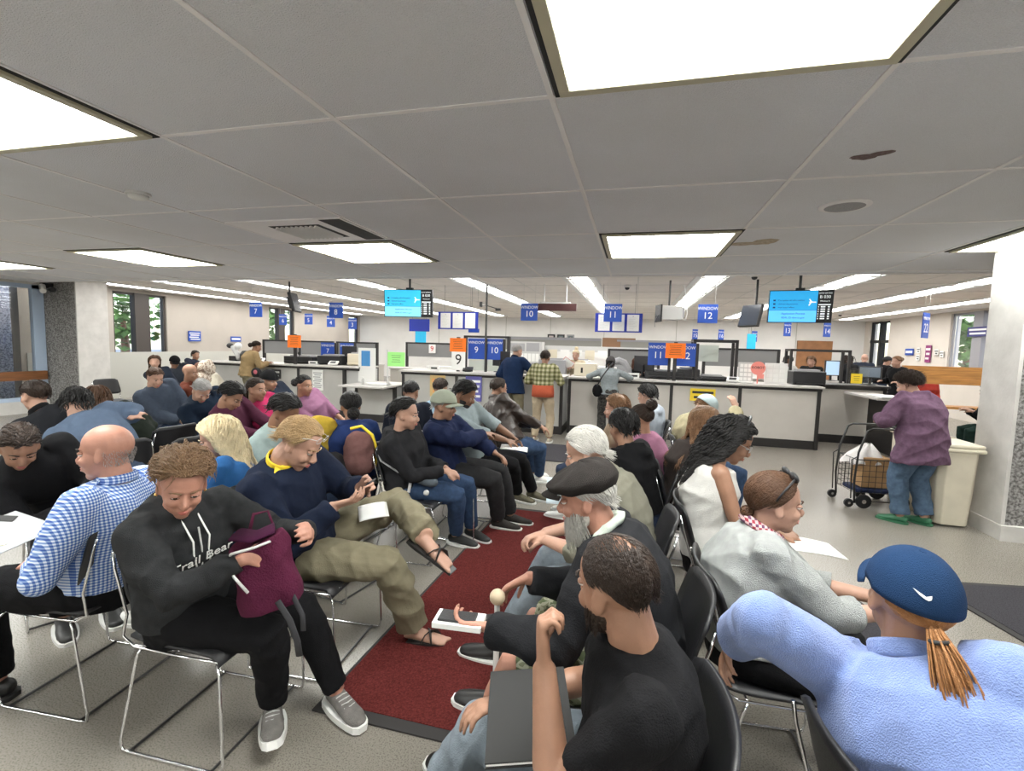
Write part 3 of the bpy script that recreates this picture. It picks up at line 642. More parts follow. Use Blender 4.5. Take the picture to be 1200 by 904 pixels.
printer('wide black printer on the left counter', -7.35, 9.5, 1.105, 0, w=.75, h=.16); printer('black printer beneath the left WINDOW panels', -6.55, 9.5, 1.105, 0, w=.6, h=.2)
printer('black printer on the counter behind the window 12 post', .55, 9.6, zt, 0, w=.7, h=.14); printer('second black printer right of the window 12 post', .98, 9.62, zt, 0, w=.4, h=.2)
printer('small black label printer in the booth frame', 1.4, 9.62, zt, 0, w=.5, h=.08); printer('large black boxy printer at the right end of the counter', 2.98, 9.6, 1.06, 0, w=.52, h=.26)
printer('grey printer on the window 9 counter', -2.1, 9.45, 1.095, 0, m_grey, .45, .18); printer('beige printer by the staff window 8 partition', -5.95, 9.55, 1.105, 0, m_beige, .35, .26)
printer('white printer on the far staff desk', -1.3, 12.5, 1.0, 0, m_wht, .4, .3); printer('dark copier behind the plaid-jacket visitor', -1.75, 10.6, 0, 0, m_grey, .6, 1.35)
terminal('white card terminal at the left end of the counter', -8.35, 9.3, 1.105, .3); terminal('white card terminal on the left counter under window 8', -6.35, 9.2, 1.105, .2)
terminal('white card terminal on the counter right of the booth frame', 1.72, 9.3, zt, -.3); terminal('black card terminal on the window 9 counter', -3.2, 9.05, 1.095, .2, m_blk)
def box_(name, lab, cat, x, y, z, d, m, rz=0, bev=.006, extra=None):
    t = root(name, lab, cat, (x,y,z), rz); G().b2(-d[0]/2,d[0]/2,-d[1]/2,d[1]/2,0,d[2]).obj('body', m, t, bevel=bev)
    if extra: extra(t)
    return t
box_('cream_box', 'cream cardboard box on the counter behind the window 11 worktop', 'box', -.92, 9.5, zt, (.42,.3,.24), m_beige, extra=lambda t: G().b2(-.08,-.04,-.156,-.15,.06,.16).obj('hand_slot', m_blkm, t))
box_('white_box', 'white box beside the cream box on the counter', 'box', -.5, 9.5, zt, (.34,.3,.19), m_wht, extra=lambda t: G().b2(-.14,.14,-.153,-.15,.12,.15).obj('flap_line', m_lgrey, t))
t = root('headrest_cushion', 'grey arched chair back behind the counter by window 11', 'chair', (-.3,9.75,0)); G().tube([(-.2,0,1.05),(-.19,0,1.22),(-.1,0,1.36),(0,0,1.4),(.1,0,1.36),(.19,0,1.22),(.2,0,1.05)], .07, 10).b2(-.18,.18,-.05,.05,.6,1.3).obj('backrest', m_grey, t, smooth=False); G().tube([(0,0,0),(0,0,.6)], .04, 8).obj('pedestal', m_blk, t)
for k, (x, w, m_) in enumerate(((2.45,.36,m_wht),(1.95,.24,m_lgrey))):
    t = root('keypad_stand', ('clear rack of white cards at the right of the counter','grey rack of cards left of the round pink sign')[k], 'card rack', (x,9.45,zt)); G().b2(-w/2,w/2,-.01,.03,0,.36).obj('back_panel', m_, t)
    g = G()
    for i in range(3):
        for j in range(4): g.b2(-w*.4+i*w*.28,-w*.4+i*w*.28+w*.22,-.02,-.01,.03+j*.08,.09+j*.08)
    g.obj('card', m_white, t)
def stack(lab, x, y, z, w=.3, d=.22, n=4, rz=0):
    t = root('paper_stack', lab, 'papers', (x,y,z), rz)
    for k in range(n): G().box((random.uniform(-.01,.01),random.uniform(-.01,.01),.006+.011*k),(w,d,.01),rz=random.uniform(-.06,.06)).obj('sheet_bundle', m_white, t)
stack('stack of papers on the counter near the booth frame', 1.95, 9.35, zt, .24, .18, 2); stack('papers on the left counter by the tan-shirted visitor', -8.55, 9.3, 1.105, .3, .2, 2); stack('papers on the accessible desk', -5.0, 8.7, .785, .5, .25, 2); stack('papers on the pale back desk', -4.6, 11.3, 1.0, .9, .3, 6); stack('papers at the far staff desk on the right', 3.6, 12.8, 1.0, .8, .3, 5)
t = root('sanitizer_bottle', 'clear pump bottle on the accessible desk', 'bottle', (-5.2,8.5,.785)); G().lathe((0,0,0),[(.03,0),(.032,.1),(.012,.13)],14).obj('bottle_body', m_lgrey, t, smooth=True); G().tube([(0,0,.13),(0,0,.16),(-.04,0,.16)], .006, 6).obj('pump', m_wht, t)
t = root('sanitizer_bottle', 'small spray bottle at the right end of the accessible desk', 'bottle', (-4.68,8.55,.785)); G().lathe((0,0,0),[(.025,0),(.028,.08),(.012,.1)],14).obj('bottle_body', m_lgrey, t, smooth=True); G().tube([(0,0,.1),(0,0,.13),(-.04,0,.13)], .006, 6).obj('pump', m_wht, t)
t = root('blue_poster_stand', 'blue sheet in a clear stand beside the green notice', 'poster stand', (-5.45,9.05,.785)); G().b2(-.2,.2,0,.02,0,.72).obj('backing', m_wht, t); G().b2(-.12,.08,-.01,0,.34,.66).obj('poster', mat('poster_blue', (.06,.25,.55), .5), t)
t = root('green_notice', 'bright green paper notice on the glass above the accessible desk', 'notice', (-4.9,9.3,1.28)); G().b2(-.2,.2,-.004,.004,-.15,.15).obj('sheet', mat('lime_paper', (.36,.85,.25), .6), t); notice_lines(t, 4, .22, .08, .045, -.0045, m_print); G().b2(-.22,-.2,0,.02,-.5,.2).obj('stand', m_lgrey, t)
t = root('yellow_notice', 'yellow paper notice on the short counter at right', 'notice', (3.98,10.15,1.085)); G().b2(-.09,.09,-.004,.004,.02,.2).obj('sheet', m_yel, t); G().b2(-.12,.2,.01,.02,0,.3).obj('clear_screen', m_glass, t); notice_lines(t, 3, .1, .15, .035, -.0045)
t = root('vision_tester', 'black and white eye test machine on the left counter end', 'eye test machine', (-9.1,9.45,1.105)); t.scale = (.72,.72,.8); G().b2(-.27,.0,-.1,.1,0,.14).obj('base', m_blk, t, bevel=.01); G().tube([(.08,0,.08),(-.08,0,.26),(-.2,0,.42)], [.1,.08,.07], 12).obj('arm', m_lgrey, t, smooth=True)
G().ell((-.3,0,.44),(.12,.09,.08)).obj('eyepiece', m_blk, t, smooth=True); G().ell((.02,0,.44),(.13,.1,.1)).obj('hood_cover', m_wht, t, smooth=True); G().lathe((.28,0,0),[(.15,0),(.15,.2),(.08,.3),(.02,.31)],14).obj('side_unit', m_blk, t)
# shelves with papers behind staff
t = root('wall_shelf', 'wall of shelves and pinned papers far behind window 11', 'shelf', (-.6,13.6,0)); G().b2(-1.9,1.5,0,.3,1.5,1.66).b2(-1.9,1.5,0,.3,.6,1.06).obj('shelf_board', m_lgrey, t)
for k in range(9): G().b2(-1.8+.35*k,-1.8+.35*k+.26,-.02,0,1.28+.05*(k % 3),1.55).obj('pinned_paper', m_white if k % 3 else m_beige, t)
t = root('wall_shelf', 'dark shelf of files behind the blue-jacket man', 'shelf', (-3.0,13.2,0)); G().b2(-.5,.5,0,.35,0,1.75).obj('cabinet', m_lgrey, t)
for k in range(8): G().b2(-.45+.11*k,-.45+.11*k+.09,-.01,.0,1.2,1.42).obj('file', m_white, t)
G().b2(-.45,.0,-.015,0,1.48,1.7).b2(.05,.42,-.015,0,1.48,1.72).obj('picture_panel', m_grey, t)

# benches, easel frame, bin, cart ----------------------------------------------------------
t = root('wooden_rail', 'orange-brown wooden railing frame beyond the purple-jacket woman', 'wooden frame', (5.6,12.0,0))
G().b2(-.05,.05,-.05,.05,0,1.42).obj('post', m_wood, t); G().b2(1.9,2.0,-.05,.05,0,1.42).obj('post', m_wood, t)
G().b2(-.05,2.0,-.04,.04,1.16,1.43).obj('rail', m_wood, t); G().b2(-.05,2.0,-.07,.07,1.06,1.16).obj('ledge', m_wood, t); G().b2(.3,2.6,-.1,.3,.55,.6).obj('lower_shelf', m_wood, t)
t = root('trash_bin', 'large beige waste bin against the right pillar', 'bin', (3.05,5.60,0), 0); t.scale = (.82,.82,.95)
m_bin = mat('aged_beige_plastic', (.60,.55,.44), .5, var=.06, vscale=5)
def bin_body(g):
    zz = [.0,.08,.78]; 
    for z0, z1, a0, a1 in ((.14,.78,.205,.235),):
        pass
g = G(); P = []
for z, a, b_ in ((.02,.17,.2),(.3,.185,.22),(.78,.2,.245)):
    for (sx_, sy_) in ((-1,-.7),(-.7,-1),(.7,-1),(1,-.7),(1,.7),(.7,1),(-.7,1),(-1,.7)): P.append((sx_*a, sy_*b_, z))
fs = [tuple(range(8))[::-1], tuple(range(16,24))]
for k in range(2):
    for j in range(8): fs.append((k*8+j,k*8+(j+1)%8,(k+1)*8+(j+1)%8,(k+1)*8+j))
g.add(P, fs).obj('bin_body', m_bin, t, bevel=.012)
G().b2(-.22,.22,-.27,.27,.78,.82).b2(-.21,.21,-.26,.26,.82,.86).obj('lid', m_bin, t, bevel=.015)
G().b2(-.195,-.16,-.1,.04,.02,.2).obj('pedal_recess', mat('recess_brown', (.1,.08,.06), .8), t); G().b2(-.25,-.16,-.09,.02,.02,.05).obj('pedal', m_blk, t, bevel=.01)
t = root('display_bin', 'tall beige bin standing behind the large bin', 'bin', (3.02,6.08,0)); G().b2(-.16,.2,-.2,.2,0,.78).obj('bin_body', m_bin, t, bevel=.02); G().b2(-.18,.22,-.22,.22,.78,.82).obj('lid', m_bin, t, bevel=.01)
# shopping cart
t = root('shopping_cart', 'black folding wire shopping cart with paper bag', 'shopping cart', (2.54,6.02,0), .12)
m_wire = mat('black_wire', (.02,.02,.02), .4)
g = G(); x0,x1,y0,y1,z0,z1 = -.2,.2,-.16,.18,.16,.52
for k in range(7): q = x0+(x1-x0)*k/6; g.tube([(q,y0,z1),(q,y0,z0),(q,y1,z0),(q,y1,z1)], .003, 5)
for k in range(6): q = y0+(y1-y0)*k/5; g.tube([(x0,q,z1),(x0,q,z0),(x1,q,z0),(x1,q,z1)], .003, 5)
for k in range(7): q = z0+(z1-z0)*k/6; g.tube([(x0,y0,q),(x1,y0,q),(x1,y1,q),(x0,y1,q)], .003 if k < 6 else .006, 5, closed=True)
g.obj('wire_basket', m_wire, t)
g = G()
for s in (y0-.015, y1+.015): g.tube([(-.2,s,.05),(-.22,s,.3),(-.2,s,.6),(-.13,s,.83),(-.08,s,.86),(.22,s,.86)], .011, 8); g.tube([(-.24,s,.1),(-.26,s,.52),(-.2,s,.56)], .006, 6); g.tube([(.22,s,.12),(.24,s,.5)], .007, 6)
g.tube([(.22,y0-.015,.86),(.22,y1+.015,.86)], .013, 8); g.tube([(-.2,y0,.07),(.25,y0,.07)], .006, 6); g.obj('handle_frame', m_wire, t, smooth=True)
for x_, y_, r_ in ((-.12,y0-.03,.075),(.24,y0-.03,.085),(.24,y1+.03,.085),(-.25,y0,.045),(-.25,y1,.045),(.05,y1,.05)):
    w = G().lathe((0,0,0),[(r_*.4,-.014),(r_,-.012),(r_,.012),(r_*.4,.014)],20).obj('wheel', m_blk, t, smooth=False); w.location = (x_,y_,r_+.0); w.rotation_euler = (pi/2,0,0)
    G().lathe((0,0,0),[(r_*.3,-.016),(r_*.3,.016)],12).obj('hub', m_chrome, w)
G().b2(-.17,.17,-.13,.15,.15,.2).obj('fabric_liner', mat('navy_cloth', (.02,.03,.08), .9), t, bevel=.02)
t = root('paper_bag', 'brown paper bag inside the shopping cart', 'bag', (2.56,6.02,.205), .12)
G().b2(-.13,.16,-.11,.12,.0,.33).obj('bag_body', mat('kraft_paper', (.42,.25,.12), .8, var=.12, vscale=10), t, bevel=.01)
t = root('plastic_bag', 'crumpled white plastic bag on top of the shopping cart', 'bag', (2.50,6.04,.545), .12); t.scale = (.85,.85,.75)
m_pb = mat('white_plastic_film', (.66,.63,.62), .35, bump=.6, bscale=25)
g = G()
def bagf(u, v):
    a = u*2*pi; k = v; r = (.17*(1-k**1.6)+.03)*(1+.14*sin(5*a)+.06*sin(9*a+k*6)); return (cos(a)*r*1.15-.0+.05*k, sin(a)*r*.85, -.12*(1-k)+k*.16+.015*sin(7*a+3))
g.grid(bagf, 40, 12); g.obj('bag_body', m_pb, t, smooth=True); G().ell((.04,0,.13),(.05,.03,.02)).obj('tied_top', m_pb, t, smooth=True)
# side writing ledge by the purple woman, bench, far chairs
t = root('writing_ledge', 'narrow pale writing ledge at the end of the short right counter', 'ledge', (4.0,9.2,0)); 
G().b2(-.28,.2,-.5,.75,.93,.96).obj('ledge_top', m_top, t); G().b2(.1,.16,-.4,.7,0,.93).obj('support', m_trim, t)
stack('forms spread on the writing ledge by the purple-jacket woman', 3.95, 8.95, .965, .35, .5, 2)
t = root('side_table', 'round pale table in front of the man in black on the left', 'table', (-9.9,10.1,0)); G().b2(-.65,.5,-.25,.25,.70,.74).obj('table_top', m_top, t, bevel=.02); G().tube([(0,0,0),(0,0,.7)], .04, 10).obj('pedestal', m_blk, t); G().lathe((0,0,0),[(.28,0),(.26,.03)],20).obj('foot', m_blk, t)

# ================================================================== chairs
def chair_proto():
    t = root('stacking_chair', 'black stacking chair', 'chair')
    def seatf(u, v):   # u front-back, v across
        x = .215-.43*u; y = (v-.5)*.445*(1-.08*u); z = .45-.018*sin(pi*v)*sin(pi*u)-(.03*max(0,(.12-u)/.12)**2)+.012*max(0,(u-.85)/.15)
        return (x, y, z)
    G().grid(seatf, 10, 8, th=.012).obj('seat', m_blk, t, smooth=True)
    def backf(u, v):
        y = (v-.5)*(.44-.03*abs(u-.3)); z = .565+.275*u; c = 4*(v-.5)**2
        ed = max(0, abs(v-.5)-.36)/.14; zz = z-.03*ed**2*(1 if u > .5 else -1)*(abs(u-.5)*2)**2
        return (-.235-.075*u+.045*c, y, zz)
    G().grid(backf, 8, 10, th=.012).obj('backrest', m_blk, t, smooth=True)
    for s in (-1, 1):
        y = s*.235
        G().tube([(.20,y*.93,.432),(.225,y,.40),(.235,y*1.02,.05),(.225,y*1.02,.012),(.2,y*1.02,.007),(-.20,y*1.02,.007),(-.235,y*1.02,.012),(-.24,y*1.02,.05),(-.165,y*.95,.40),(-.15,y*.93,.43)], .0058, 8).obj('sled_leg', m_chrome, t, smooth=True)
    g = G()
    for s in (-1, 1):
        y = s*.218
        g.tube([(.205,y,.434),(.0,y,.432),(-.18,y,.436),(-.235,y,.47),(-.215,y*.98,.56),(-.27,y*.97,.74),(-.285,y*.93,.80)], .0055, 8)
    g.tube([(.205,-.218,.434),(.205,.218,.434)], .0055, 8).tube([(-.15,-.218,.43),(-.15,.218,.43)], .0055, 8)
    g.obj('seat_frame', m_chrome, t, smooth=True)
    for q_ in (-.2,.18): G().tube([(q_,-.238,.009),(q_,.238,.009)], .006, 6).obj('floor_bar', m_bar, t)
    return t
_chair = None
def chair(x, y, az, lab):
    global _chair
    lab = lab if lab else 'black stacking chair'
    if _chair is None: _chair = chair_proto(); c = _chair; c.location = (x,y,0); c.rotation_euler = (0,0,RD(az))
    else: c = copy_tree(_chair, loc=(x,y,0), rz=RD(az))
    c['label'] = lab; c['group'] = 'black stacking chairs in the waiting area'; return c

# ================================================================== people
def skin(t): return mat('skin_%s' % t, {'pale':(.50,.30,.225),'fair':(.44,.255,.185),'tan':(.31,.165,.105),'brown':(.20,.098,.056),'deep':(.12,.06,.035),'ruddy':(.42,.205,.145)}[t], .5, var=.07, vscale=18, bump=.1, bscale=120)
def lipm(t): return mat('lips_%s' % t, {'pale':(.50,.17,.14),'fair':(.46,.14,.12),'tan':(.34,.11,.09),'brown':(.23,.08,.06),'deep':(.12,.045,.04),'ruddy':(.45,.14,.11)}[t], .4)
def hairm(n, c, v=.16): return mat('hair_'+n, c, .5, var=v, vscale=22, bump=.55, bscale=130, spec=.35)
HAIR = {'black':(.010,.009,.009),'dark_brown':(.025,.014,.009),'brown':(.075,.035,.017),'light_brown':(.19,.10,.05),'auburn':(.14,.055,.03),'ginger':(.33,.15,.055),'blonde':(.60,.50,.32),'white':(.50,.485,.45),'grey':(.32,.31,.30),'chestnut':(.19,.112,.06),'dirty_blonde':(.42,.28,.14)}
def cloth(n, c, v=.1, b=.35, bs=250, sh=0.):
    lum = sum(c)/3; k = .62 if lum < .35 else .62+.3*min(1, (lum-.35)/.25); c = tuple((x*.9+lum*.1)*k for x in c); v *= .55
    return mat('cloth_'+n, c, .88, var=v, vscale=30, bump=b, bscale=bs, spec=.15, sheen=sh)
m_eyew = mat('eye_white', (.75,.72,.69), .25); m_iris = mat('eye_dark', (.03,.018,.012), .2); m_lens = mat('spectacle_lens', (.9,.92,.92), .03, trans=1.)

def V(*a): return Vector(a)
def rotm(az, pitch=0, roll=0):
    """columns forward, left, up. pitch>0 looks down"""
    return Matrix.Rotation(RD(az), 3, 'Z') @ Matrix.Rotation(RD(pitch), 3, 'Y') @ Matrix.Rotation(RD(roll), 3, 'X')
def ik(a, b, l1, l2, pole):
    a = Vector(a); b = Vector(b); d = b-a; D = min(d.length, (l1+l2)*.997); d.normalize(); b = a+d*D
    x = (l1*l1-l2*l2+D*D)/(2*D); h = math.sqrt(max(l1*l1-x*x, 0)); p = Vector(pole); p = p-d*p.dot(d); p.normalize()
    return a+d*x+p*h, b
def bake(g, name, m, parent, voxel, smooth=3, fold=0., fs=1., sd=0, post=None, shade=True):
    me = bpy.data.meshes.new(name); me.from_pydata([tuple(v) for v in g.v], [], g.f)
    o = bpy.data.objects.new(name, me); COL.objects.link(o)
    r = o.modifiers.new('r', 'REMESH'); r.mode = 'VOXEL'; r.voxel_size = voxel; r.adaptivity = 0
    if smooth: s = o.modifiers.new('s', 'SMOOTH'); s.factor = .5; s.iterations = smooth
    bpy.context.view_layer.update()
    ev = o.evaluated_get(bpy.context.evaluated_depsgraph_get()); m2 = bpy.data.meshes.new_from_object(ev)
    bpy.data.objects.remove(o); bpy.data.meshes.remove(me); m2.name = name
    n = len(m2.vertices); co = np.empty(n*3, np.float32); m2.vertices.foreach_get('co', co); co = co.reshape(-1,3).astype(float)
    if fold:
        nn = np.empty(n*3, np.float32); m2.vertices.foreach_get('normal', nn); nn = nn.reshape(-1,3); rs = np.random.RandomState(sd+11); f = np.zeros(n)
        for k in range(7):
            kv = rs.normal(size=3); kv /= np.linalg.norm(kv); w = (36+20*rs.rand()+(34 if k > 3 else 0))*fs; wv = rs.normal(size=3)*9*fs; wv2 = rs.normal(size=3)*15*fs
            ph = co@kv*w+rs.rand()*6+1.9*np.sin(co@wv+rs.rand()*6)+1.1*np.sin(co@wv2)
            am = .5+.5*np.sin(co@(rs.normal(size=3)*6*fs)+rs.rand()*6)
            f += (1-2*np.abs(np.sin(ph*.5)))*am*(1 if k <= 3 else .5)
        co += nn*(f*fold*.62)[:,None]
    if post: co = post(co)
    m2.vertices.foreach_set('co', co.astype(np.float32).ravel()); m2.materials.clear(); m2.materials.append(m)
    m2.polygons.foreach_set('use_smooth', [shade]*len(m2.polygons)); m2.update()
    o = bpy.data.objects.new(name, m2); COL.objects.link(o)
    if parent is not None: o.parent = parent
    return o
def loft(g, rings, n=20, e=2.3):
    """rings: (centre, lateral, front, a, b) superellipse"""
    vs = []
    for c, s, f, a, b in rings:
        for j in range(n):
            t = 2*pi*j/n; ct, st = cos(t), sin(t)
            vs.append(Vector(c)+s*(a*abs(ct)**(2/e)*(1 if ct > 0 else -1))+f*(b*abs(st)**(2/e)*(1 if st > 0 else -1)))
    k = len(rings); fs = [tuple(range(n))[::-1], tuple(range((k-1)*n, k*n))]
    for i in range(k-1):
        for j in range(n): fs.append((i*n+j, i*n+(j+1) % n, (i+1)*n+(j+1) % n, (i+1)*n+j))
    g.add(vs, fs)
def hand(g, w, d, nrm, left, curl=.45, s=1., spread=.06, thumb=.5, fq=6, point=None):
    """palm + five fingers. d: towards fingertips, nrm: the way the palm faces, curl: radians per joint"""
    d = Vector(d).normalized(); n = Vector(nrm); n = (n-d*n.dot(d)).normalized(); sd = d.cross(n)*(1 if left else -1)   # sd points to the thumb side
    g.tube([w-d*.02*s, w+d*.015*s, w+d*.05*s, w+d*.085*s, w+d*.098*s], [(.027*s,.019*s),(.031*s,.017*s),(.041*s,.016*s),(.042*s,.0135*s),(.036*s,.010*s)], 10, hint=n)
    L = [.072,.08,.075,.06]
    for i in range(4):
        off = (.0315-.021*i)*s; a0 = (1.5-i)*spread; p = w+d*(.088-.004*abs(i-1.2))*s+sd*off
        dr = (d*cos(a0)+sd*sin(a0)).normalized(); pts = [p-dr*.012*s, p]; r = [.0098*s,.0096*s]; an = 0
        c = curl if not isinstance(curl, (list,tuple)) else curl[i]
        for q, fr in enumerate((.45,.3,.25)):
            an += c*(.75 if q == 0 else 1.15 if q == 1 else .8); p = p+(dr*cos(an)+n*sin(an))*(L[i]*s*fr); pts.append(p); r.append((.0092,.0084,.0066)[q]*s)
        g.tube(pts, r, fq); g.ell(pts[-1], r[-1]*1.02, n=fq, m=4)
    b = w+d*.022*s+sd*.026*s; t1 = (sd*.72+d*.62+n*.35*(.4+thumb)).normalized(); p1 = b+t1*.034*s
    t2 = (d*.85+sd*.25+n*(.2+.9*thumb)-sd*.2*thumb).normalized(); p2 = p1+t2*.03*s; p3 = p2+(t2+n*.35*thumb-sd*.15).normalized()*.024*s
    g.tube([w+d*.008*s+sd*.012*s, b, p1, p2, p3], [.015*s,.0145*s,.0112*s,.0102*s,.0078*s], fq); g.ell(p3, .0078*s, n=fq, m=4)
def head_geo(g, C, M, s=1., fem=False, fat=0., n=18):
    def E(c, r, R=None): g.ell(C+M @ (Vector(c)*s), [x*s for x in r], (M @ R) if R is not None else M, n, n*2//3)
    E((-.012,0,.034),(.094,.075,.083)); E((.018,0,-.018),(.07,.064,.088)); E((.028,0,-.062),(.052,.05+.008*fat,.045)); E((.053,0,-.094),(.026,.026,.022))
    E((.0,0,-.06),(.06,.052+.01*fat,.045)); E((.068,0,.024),(.017,.046,.014)); E((.056,.034,-.03),(.028,.024,.026)); E((.056,-.034,-.03),(.028,.024,.026))
    k = .9 if fem else 1.
    P = [C+M @ (Vector(p)*s) for p in ((.078,0,.012),(.090*1,0,-.008),(.100+.004*k,0,-.026),(.098+.004*k,0,-.036),(.082,0,-.041))]
    g.tube(P, [(.0085*s,.008*s),(.0095*s,.009*s),(.0125*k*s,.010*s),(.0145*k*s,.009*s),(.010*s,.006*s)], 8, hint=M @ V(0,1,0) if 0 else (0,0,1))
    for y in (-.0095, .0095): E((.091,y,-.037),(.0085,.0065,.006))
    E((.080,0,-.060),(.013,.020,.006)); E((.078,0,-.069),(.013,.017,.006)); E((.07,0,-.062),(.022,.03,.018))
    for y in (-1, 1):
        R = Matrix.Rotation(y*.35, 3, 'Z')@Matrix.Rotation(-.18, 3, 'Y')
        E((-.012,y*.076,-.008),(.018,.0065,.031), R); E((-.002,y*.071,-.022),(.012,.008,.018), R)
def head_post(co, C, M, s):
    Mi = np.array(M.transposed()); L = (co-np.array(C))@Mi.T/s
    for y in (-.03, .03):
        d2 = (L[:,0]-.075)**2/.022**2+(L[:,1]-y)**2/.019**2+(L[:,2]-.005)**2/.0125**2; L[:,0] -= .011*np.exp(-d2)*(L[:,0] > .03)
        d2 = (L[:,0])**2/.02**2*0+(L[:,0]+.006)**2/.010**2+(L[:,1]-y*2.75)**2/.008**2+(L[:,2]+.004)**2/.018**2; L[:,1] -= np.sign(y)*.004*np.exp(-d2)
    d2 = (L[:,1])**2/.02**2+(L[:,2]+.0645)**2/.0026**2; L[:,0] -= .004*np.exp(-d2)*(L[:,0] > .05)
    return (L*s)@np.linalg.inv(Mi.T)+np.array(C)

def scalp_pt(az, pol, C, M, s, k=1.):
    return C+M @ (Vector((-.012+.094*k*sin(pol)*cos(az), .075*k*sin(pol)*sin(az), .034+.083*k*cos(pol)))*s)
def hairline(az, front=62, side=96, back=125):
    a = abs((az+pi) % (2*pi)-pi)*180/pi
    if a < 40: return RD(front)
    if a < 75: return RD(front+(side-front)*(a-40)/35)
    if a < 100: return RD(side-6*sin(pi*(a-75)/25))
    return RD(side+(back-side)*min(1,(a-100)/30))
def hair_obj(root_, C, M, s, st, lod, seed):
    """st: color, kind short|long|curly|bun|bob|puffy|ponytail|bald, length, puff"""
    rs = random.Random(seed); k = st.get('kind', 'short'); c = st.get('c', 'black'); hm = hairm(c, HAIR[c]); g = G()
    fr, sdv, bk = st.get('line', (60,97,124)); puff = st.get('puff', {'short':.10,'long':.13,'curly':.22,'bun':.06,'bob':.16,'puffy':.24,'ponytail':.06,'thin':.05}.get(k, .1))
    pmin = RD(st.get('crown', 62)) if k == 'ring' else 0.; smin = RD(st['crown']) if 'crown' in st else pmin
    def shell(u, v):
        az = u*2*pi; P = hairline(az, fr, sdv, bk); pol = smin+(P-smin)*v; e = 1+puff*(sin(pi*min(1, v*.92+.06 if pmin else .5+v*.48)) if v > .0 else 1)
        e = 1+puff*(1-.75*max(0, v-.6)/.4)+.012*sin(az*9+4*sin(pol*7))*(1 if v < .95 else 0)
        return scalp_pt(az, pol, C, M, s, e)
    nu = (56, 32, 20)[lod]
    if not st.get('noshell'): g.grid(shell, nu, (16, 10, 7)[lod], th=-.012*s if pmin else 0)
    N = {0:int(1.5*st.get('n', 700)), 1:st.get('n1', 220), 2:60}[lod]; length = st.get('len', {'short':.05,'long':.36,'curly':.34,'bun':.08,'bob':.2,'puffy':.09,'ponytail':.08,'ring':.04,'thin':.05}.get(k, .05))
    r0 = {0:.0017,1:.0042,2:.008}[lod]*st.get('thick', 1.); up = M @ V(0,0,1); back = M @ V(-1,0,0); left = M @ V(0,1,0)
    bunp = C+M @ (Vector(st.get('bun', (-.115,0,.03)))*s)
    for i in range(N):
        az = rs.uniform(0, 2*pi); P = hairline(az, fr, sdv, bk)-.03; pol = math.acos(1-(1-cos(P))*rs.random())
        if pol < pmin or pol < RD(st.get('under', 0)): continue
        if st.get('thin') and pol < RD(48) and rs.random() < st['thin']*(1-pol/RD(52)): continue
        p = scalp_pt(az, pol, C, M, s, 1+puff*.9); L = length*rs.uniform(.7, 1.05)*s; steps = (9, 7, 4)[lod] if L < .15 else ((28 if k == 'curly' else 16), 12, 6)[lod]; ds = L/steps; pts = []; ph = rs.uniform(0, 6.28)
        nrm = (p-C).normalized(); curl = st.get('curl', {'curly':.022,'puffy':.006,'long':.003,'bob':.003}.get(k, .0015)); kw = st.get('kw', 70); jx = Vector((rs.gauss(0,1), rs.gauss(0,1), rs.gauss(0,1)))*.18
        lift = rs.uniform(0, .5)*puff
        for q in range(steps+1):
            t = q/steps; loc = (M.transposed() @ (p-C))/s-V(-.012,0,.034); e = V(loc.x/.094, loc.y/.075, (loc.z if (k not in ('long','curly','bob') or loc.z > 0) else 0)/.083); rad = e.length; nn = (M @ V(e.x/.094, e.y/.075, e.z/.083)).normalized()
            if k in ('bun','ponytail'): d = (bunp-p).normalized()
            elif k in ('long','curly','bob'):
                sgn = 1 if loc.y > 0 else -1; fr_ = max(0, min(1, (loc.x+.02)/.06))
                d = V(0,0,-1)*(1 if t > .12 else .2)+jx*.6+left*sgn*(.9*fr_ if loc.z > -.1 else .1)+back*(1.1*fr_+.12)
                if loc.z < -.07: d = d+(left*sgn*max(0, .055-abs(loc.y))*8+back*max(0, loc.x+.05)*10)
            elif k == 'puffy': d = back*.7+jx*2+left*(1 if loc.y > 0 else -1)*.4+up*(.5-1.2*t)
            else: d = back*.55+jx*st.get('mess', .7)-up*(.55 if loc.z < .05 else .12)+left*(.35 if loc.y > 0 else -.35)
            if st.get('comb'): d = M @ V(*st['comb'])+jx
            tgt = 1+puff*(1.0 if k != 'puffy' else 1.15)+lift+(.25 if k in ('curly',) else 0)*(1 if loc.z < .05 else .3)
            if rad < tgt+.35: d = d-nn*d.dot(nn)*.9; d = d.normalized()+nn*(tgt-rad)*2.2
            else: d = d.normalized()
            d = d.normalized()
            a1 = kw*ds*q+ph; s1, u1 = basis(d, back); pts.append(p+(s1*cos(a1)+u1*sin(a1))*curl*min(1, t*2.5)*s)
            p = p+d*ds
            if st.get('_neck') is not None and k in ('long','curly'):
                nk_, f_ = st['_neck']; h_ = nk_.z+.02-p.z
                if h_ > 0:
                    want = min(.14, .075+.5*h_); cur = -(p-nk_).dot(f_)
                    if cur < want and cur > -.06: p = p-f_*min(want-cur, ds*1.2)
            if st.get('floor') is not None and p.z < st['floor']: break
        if len(pts) > 2:
            m_ = len(pts); g.tube(pts, [r0*(1.25-.95*(j/(m_-1))**2) for j in range(m_)], (4,3,3)[lod], caps=False)
    o = g.obj('hair', hm, root_, smooth=True, recalc=False)
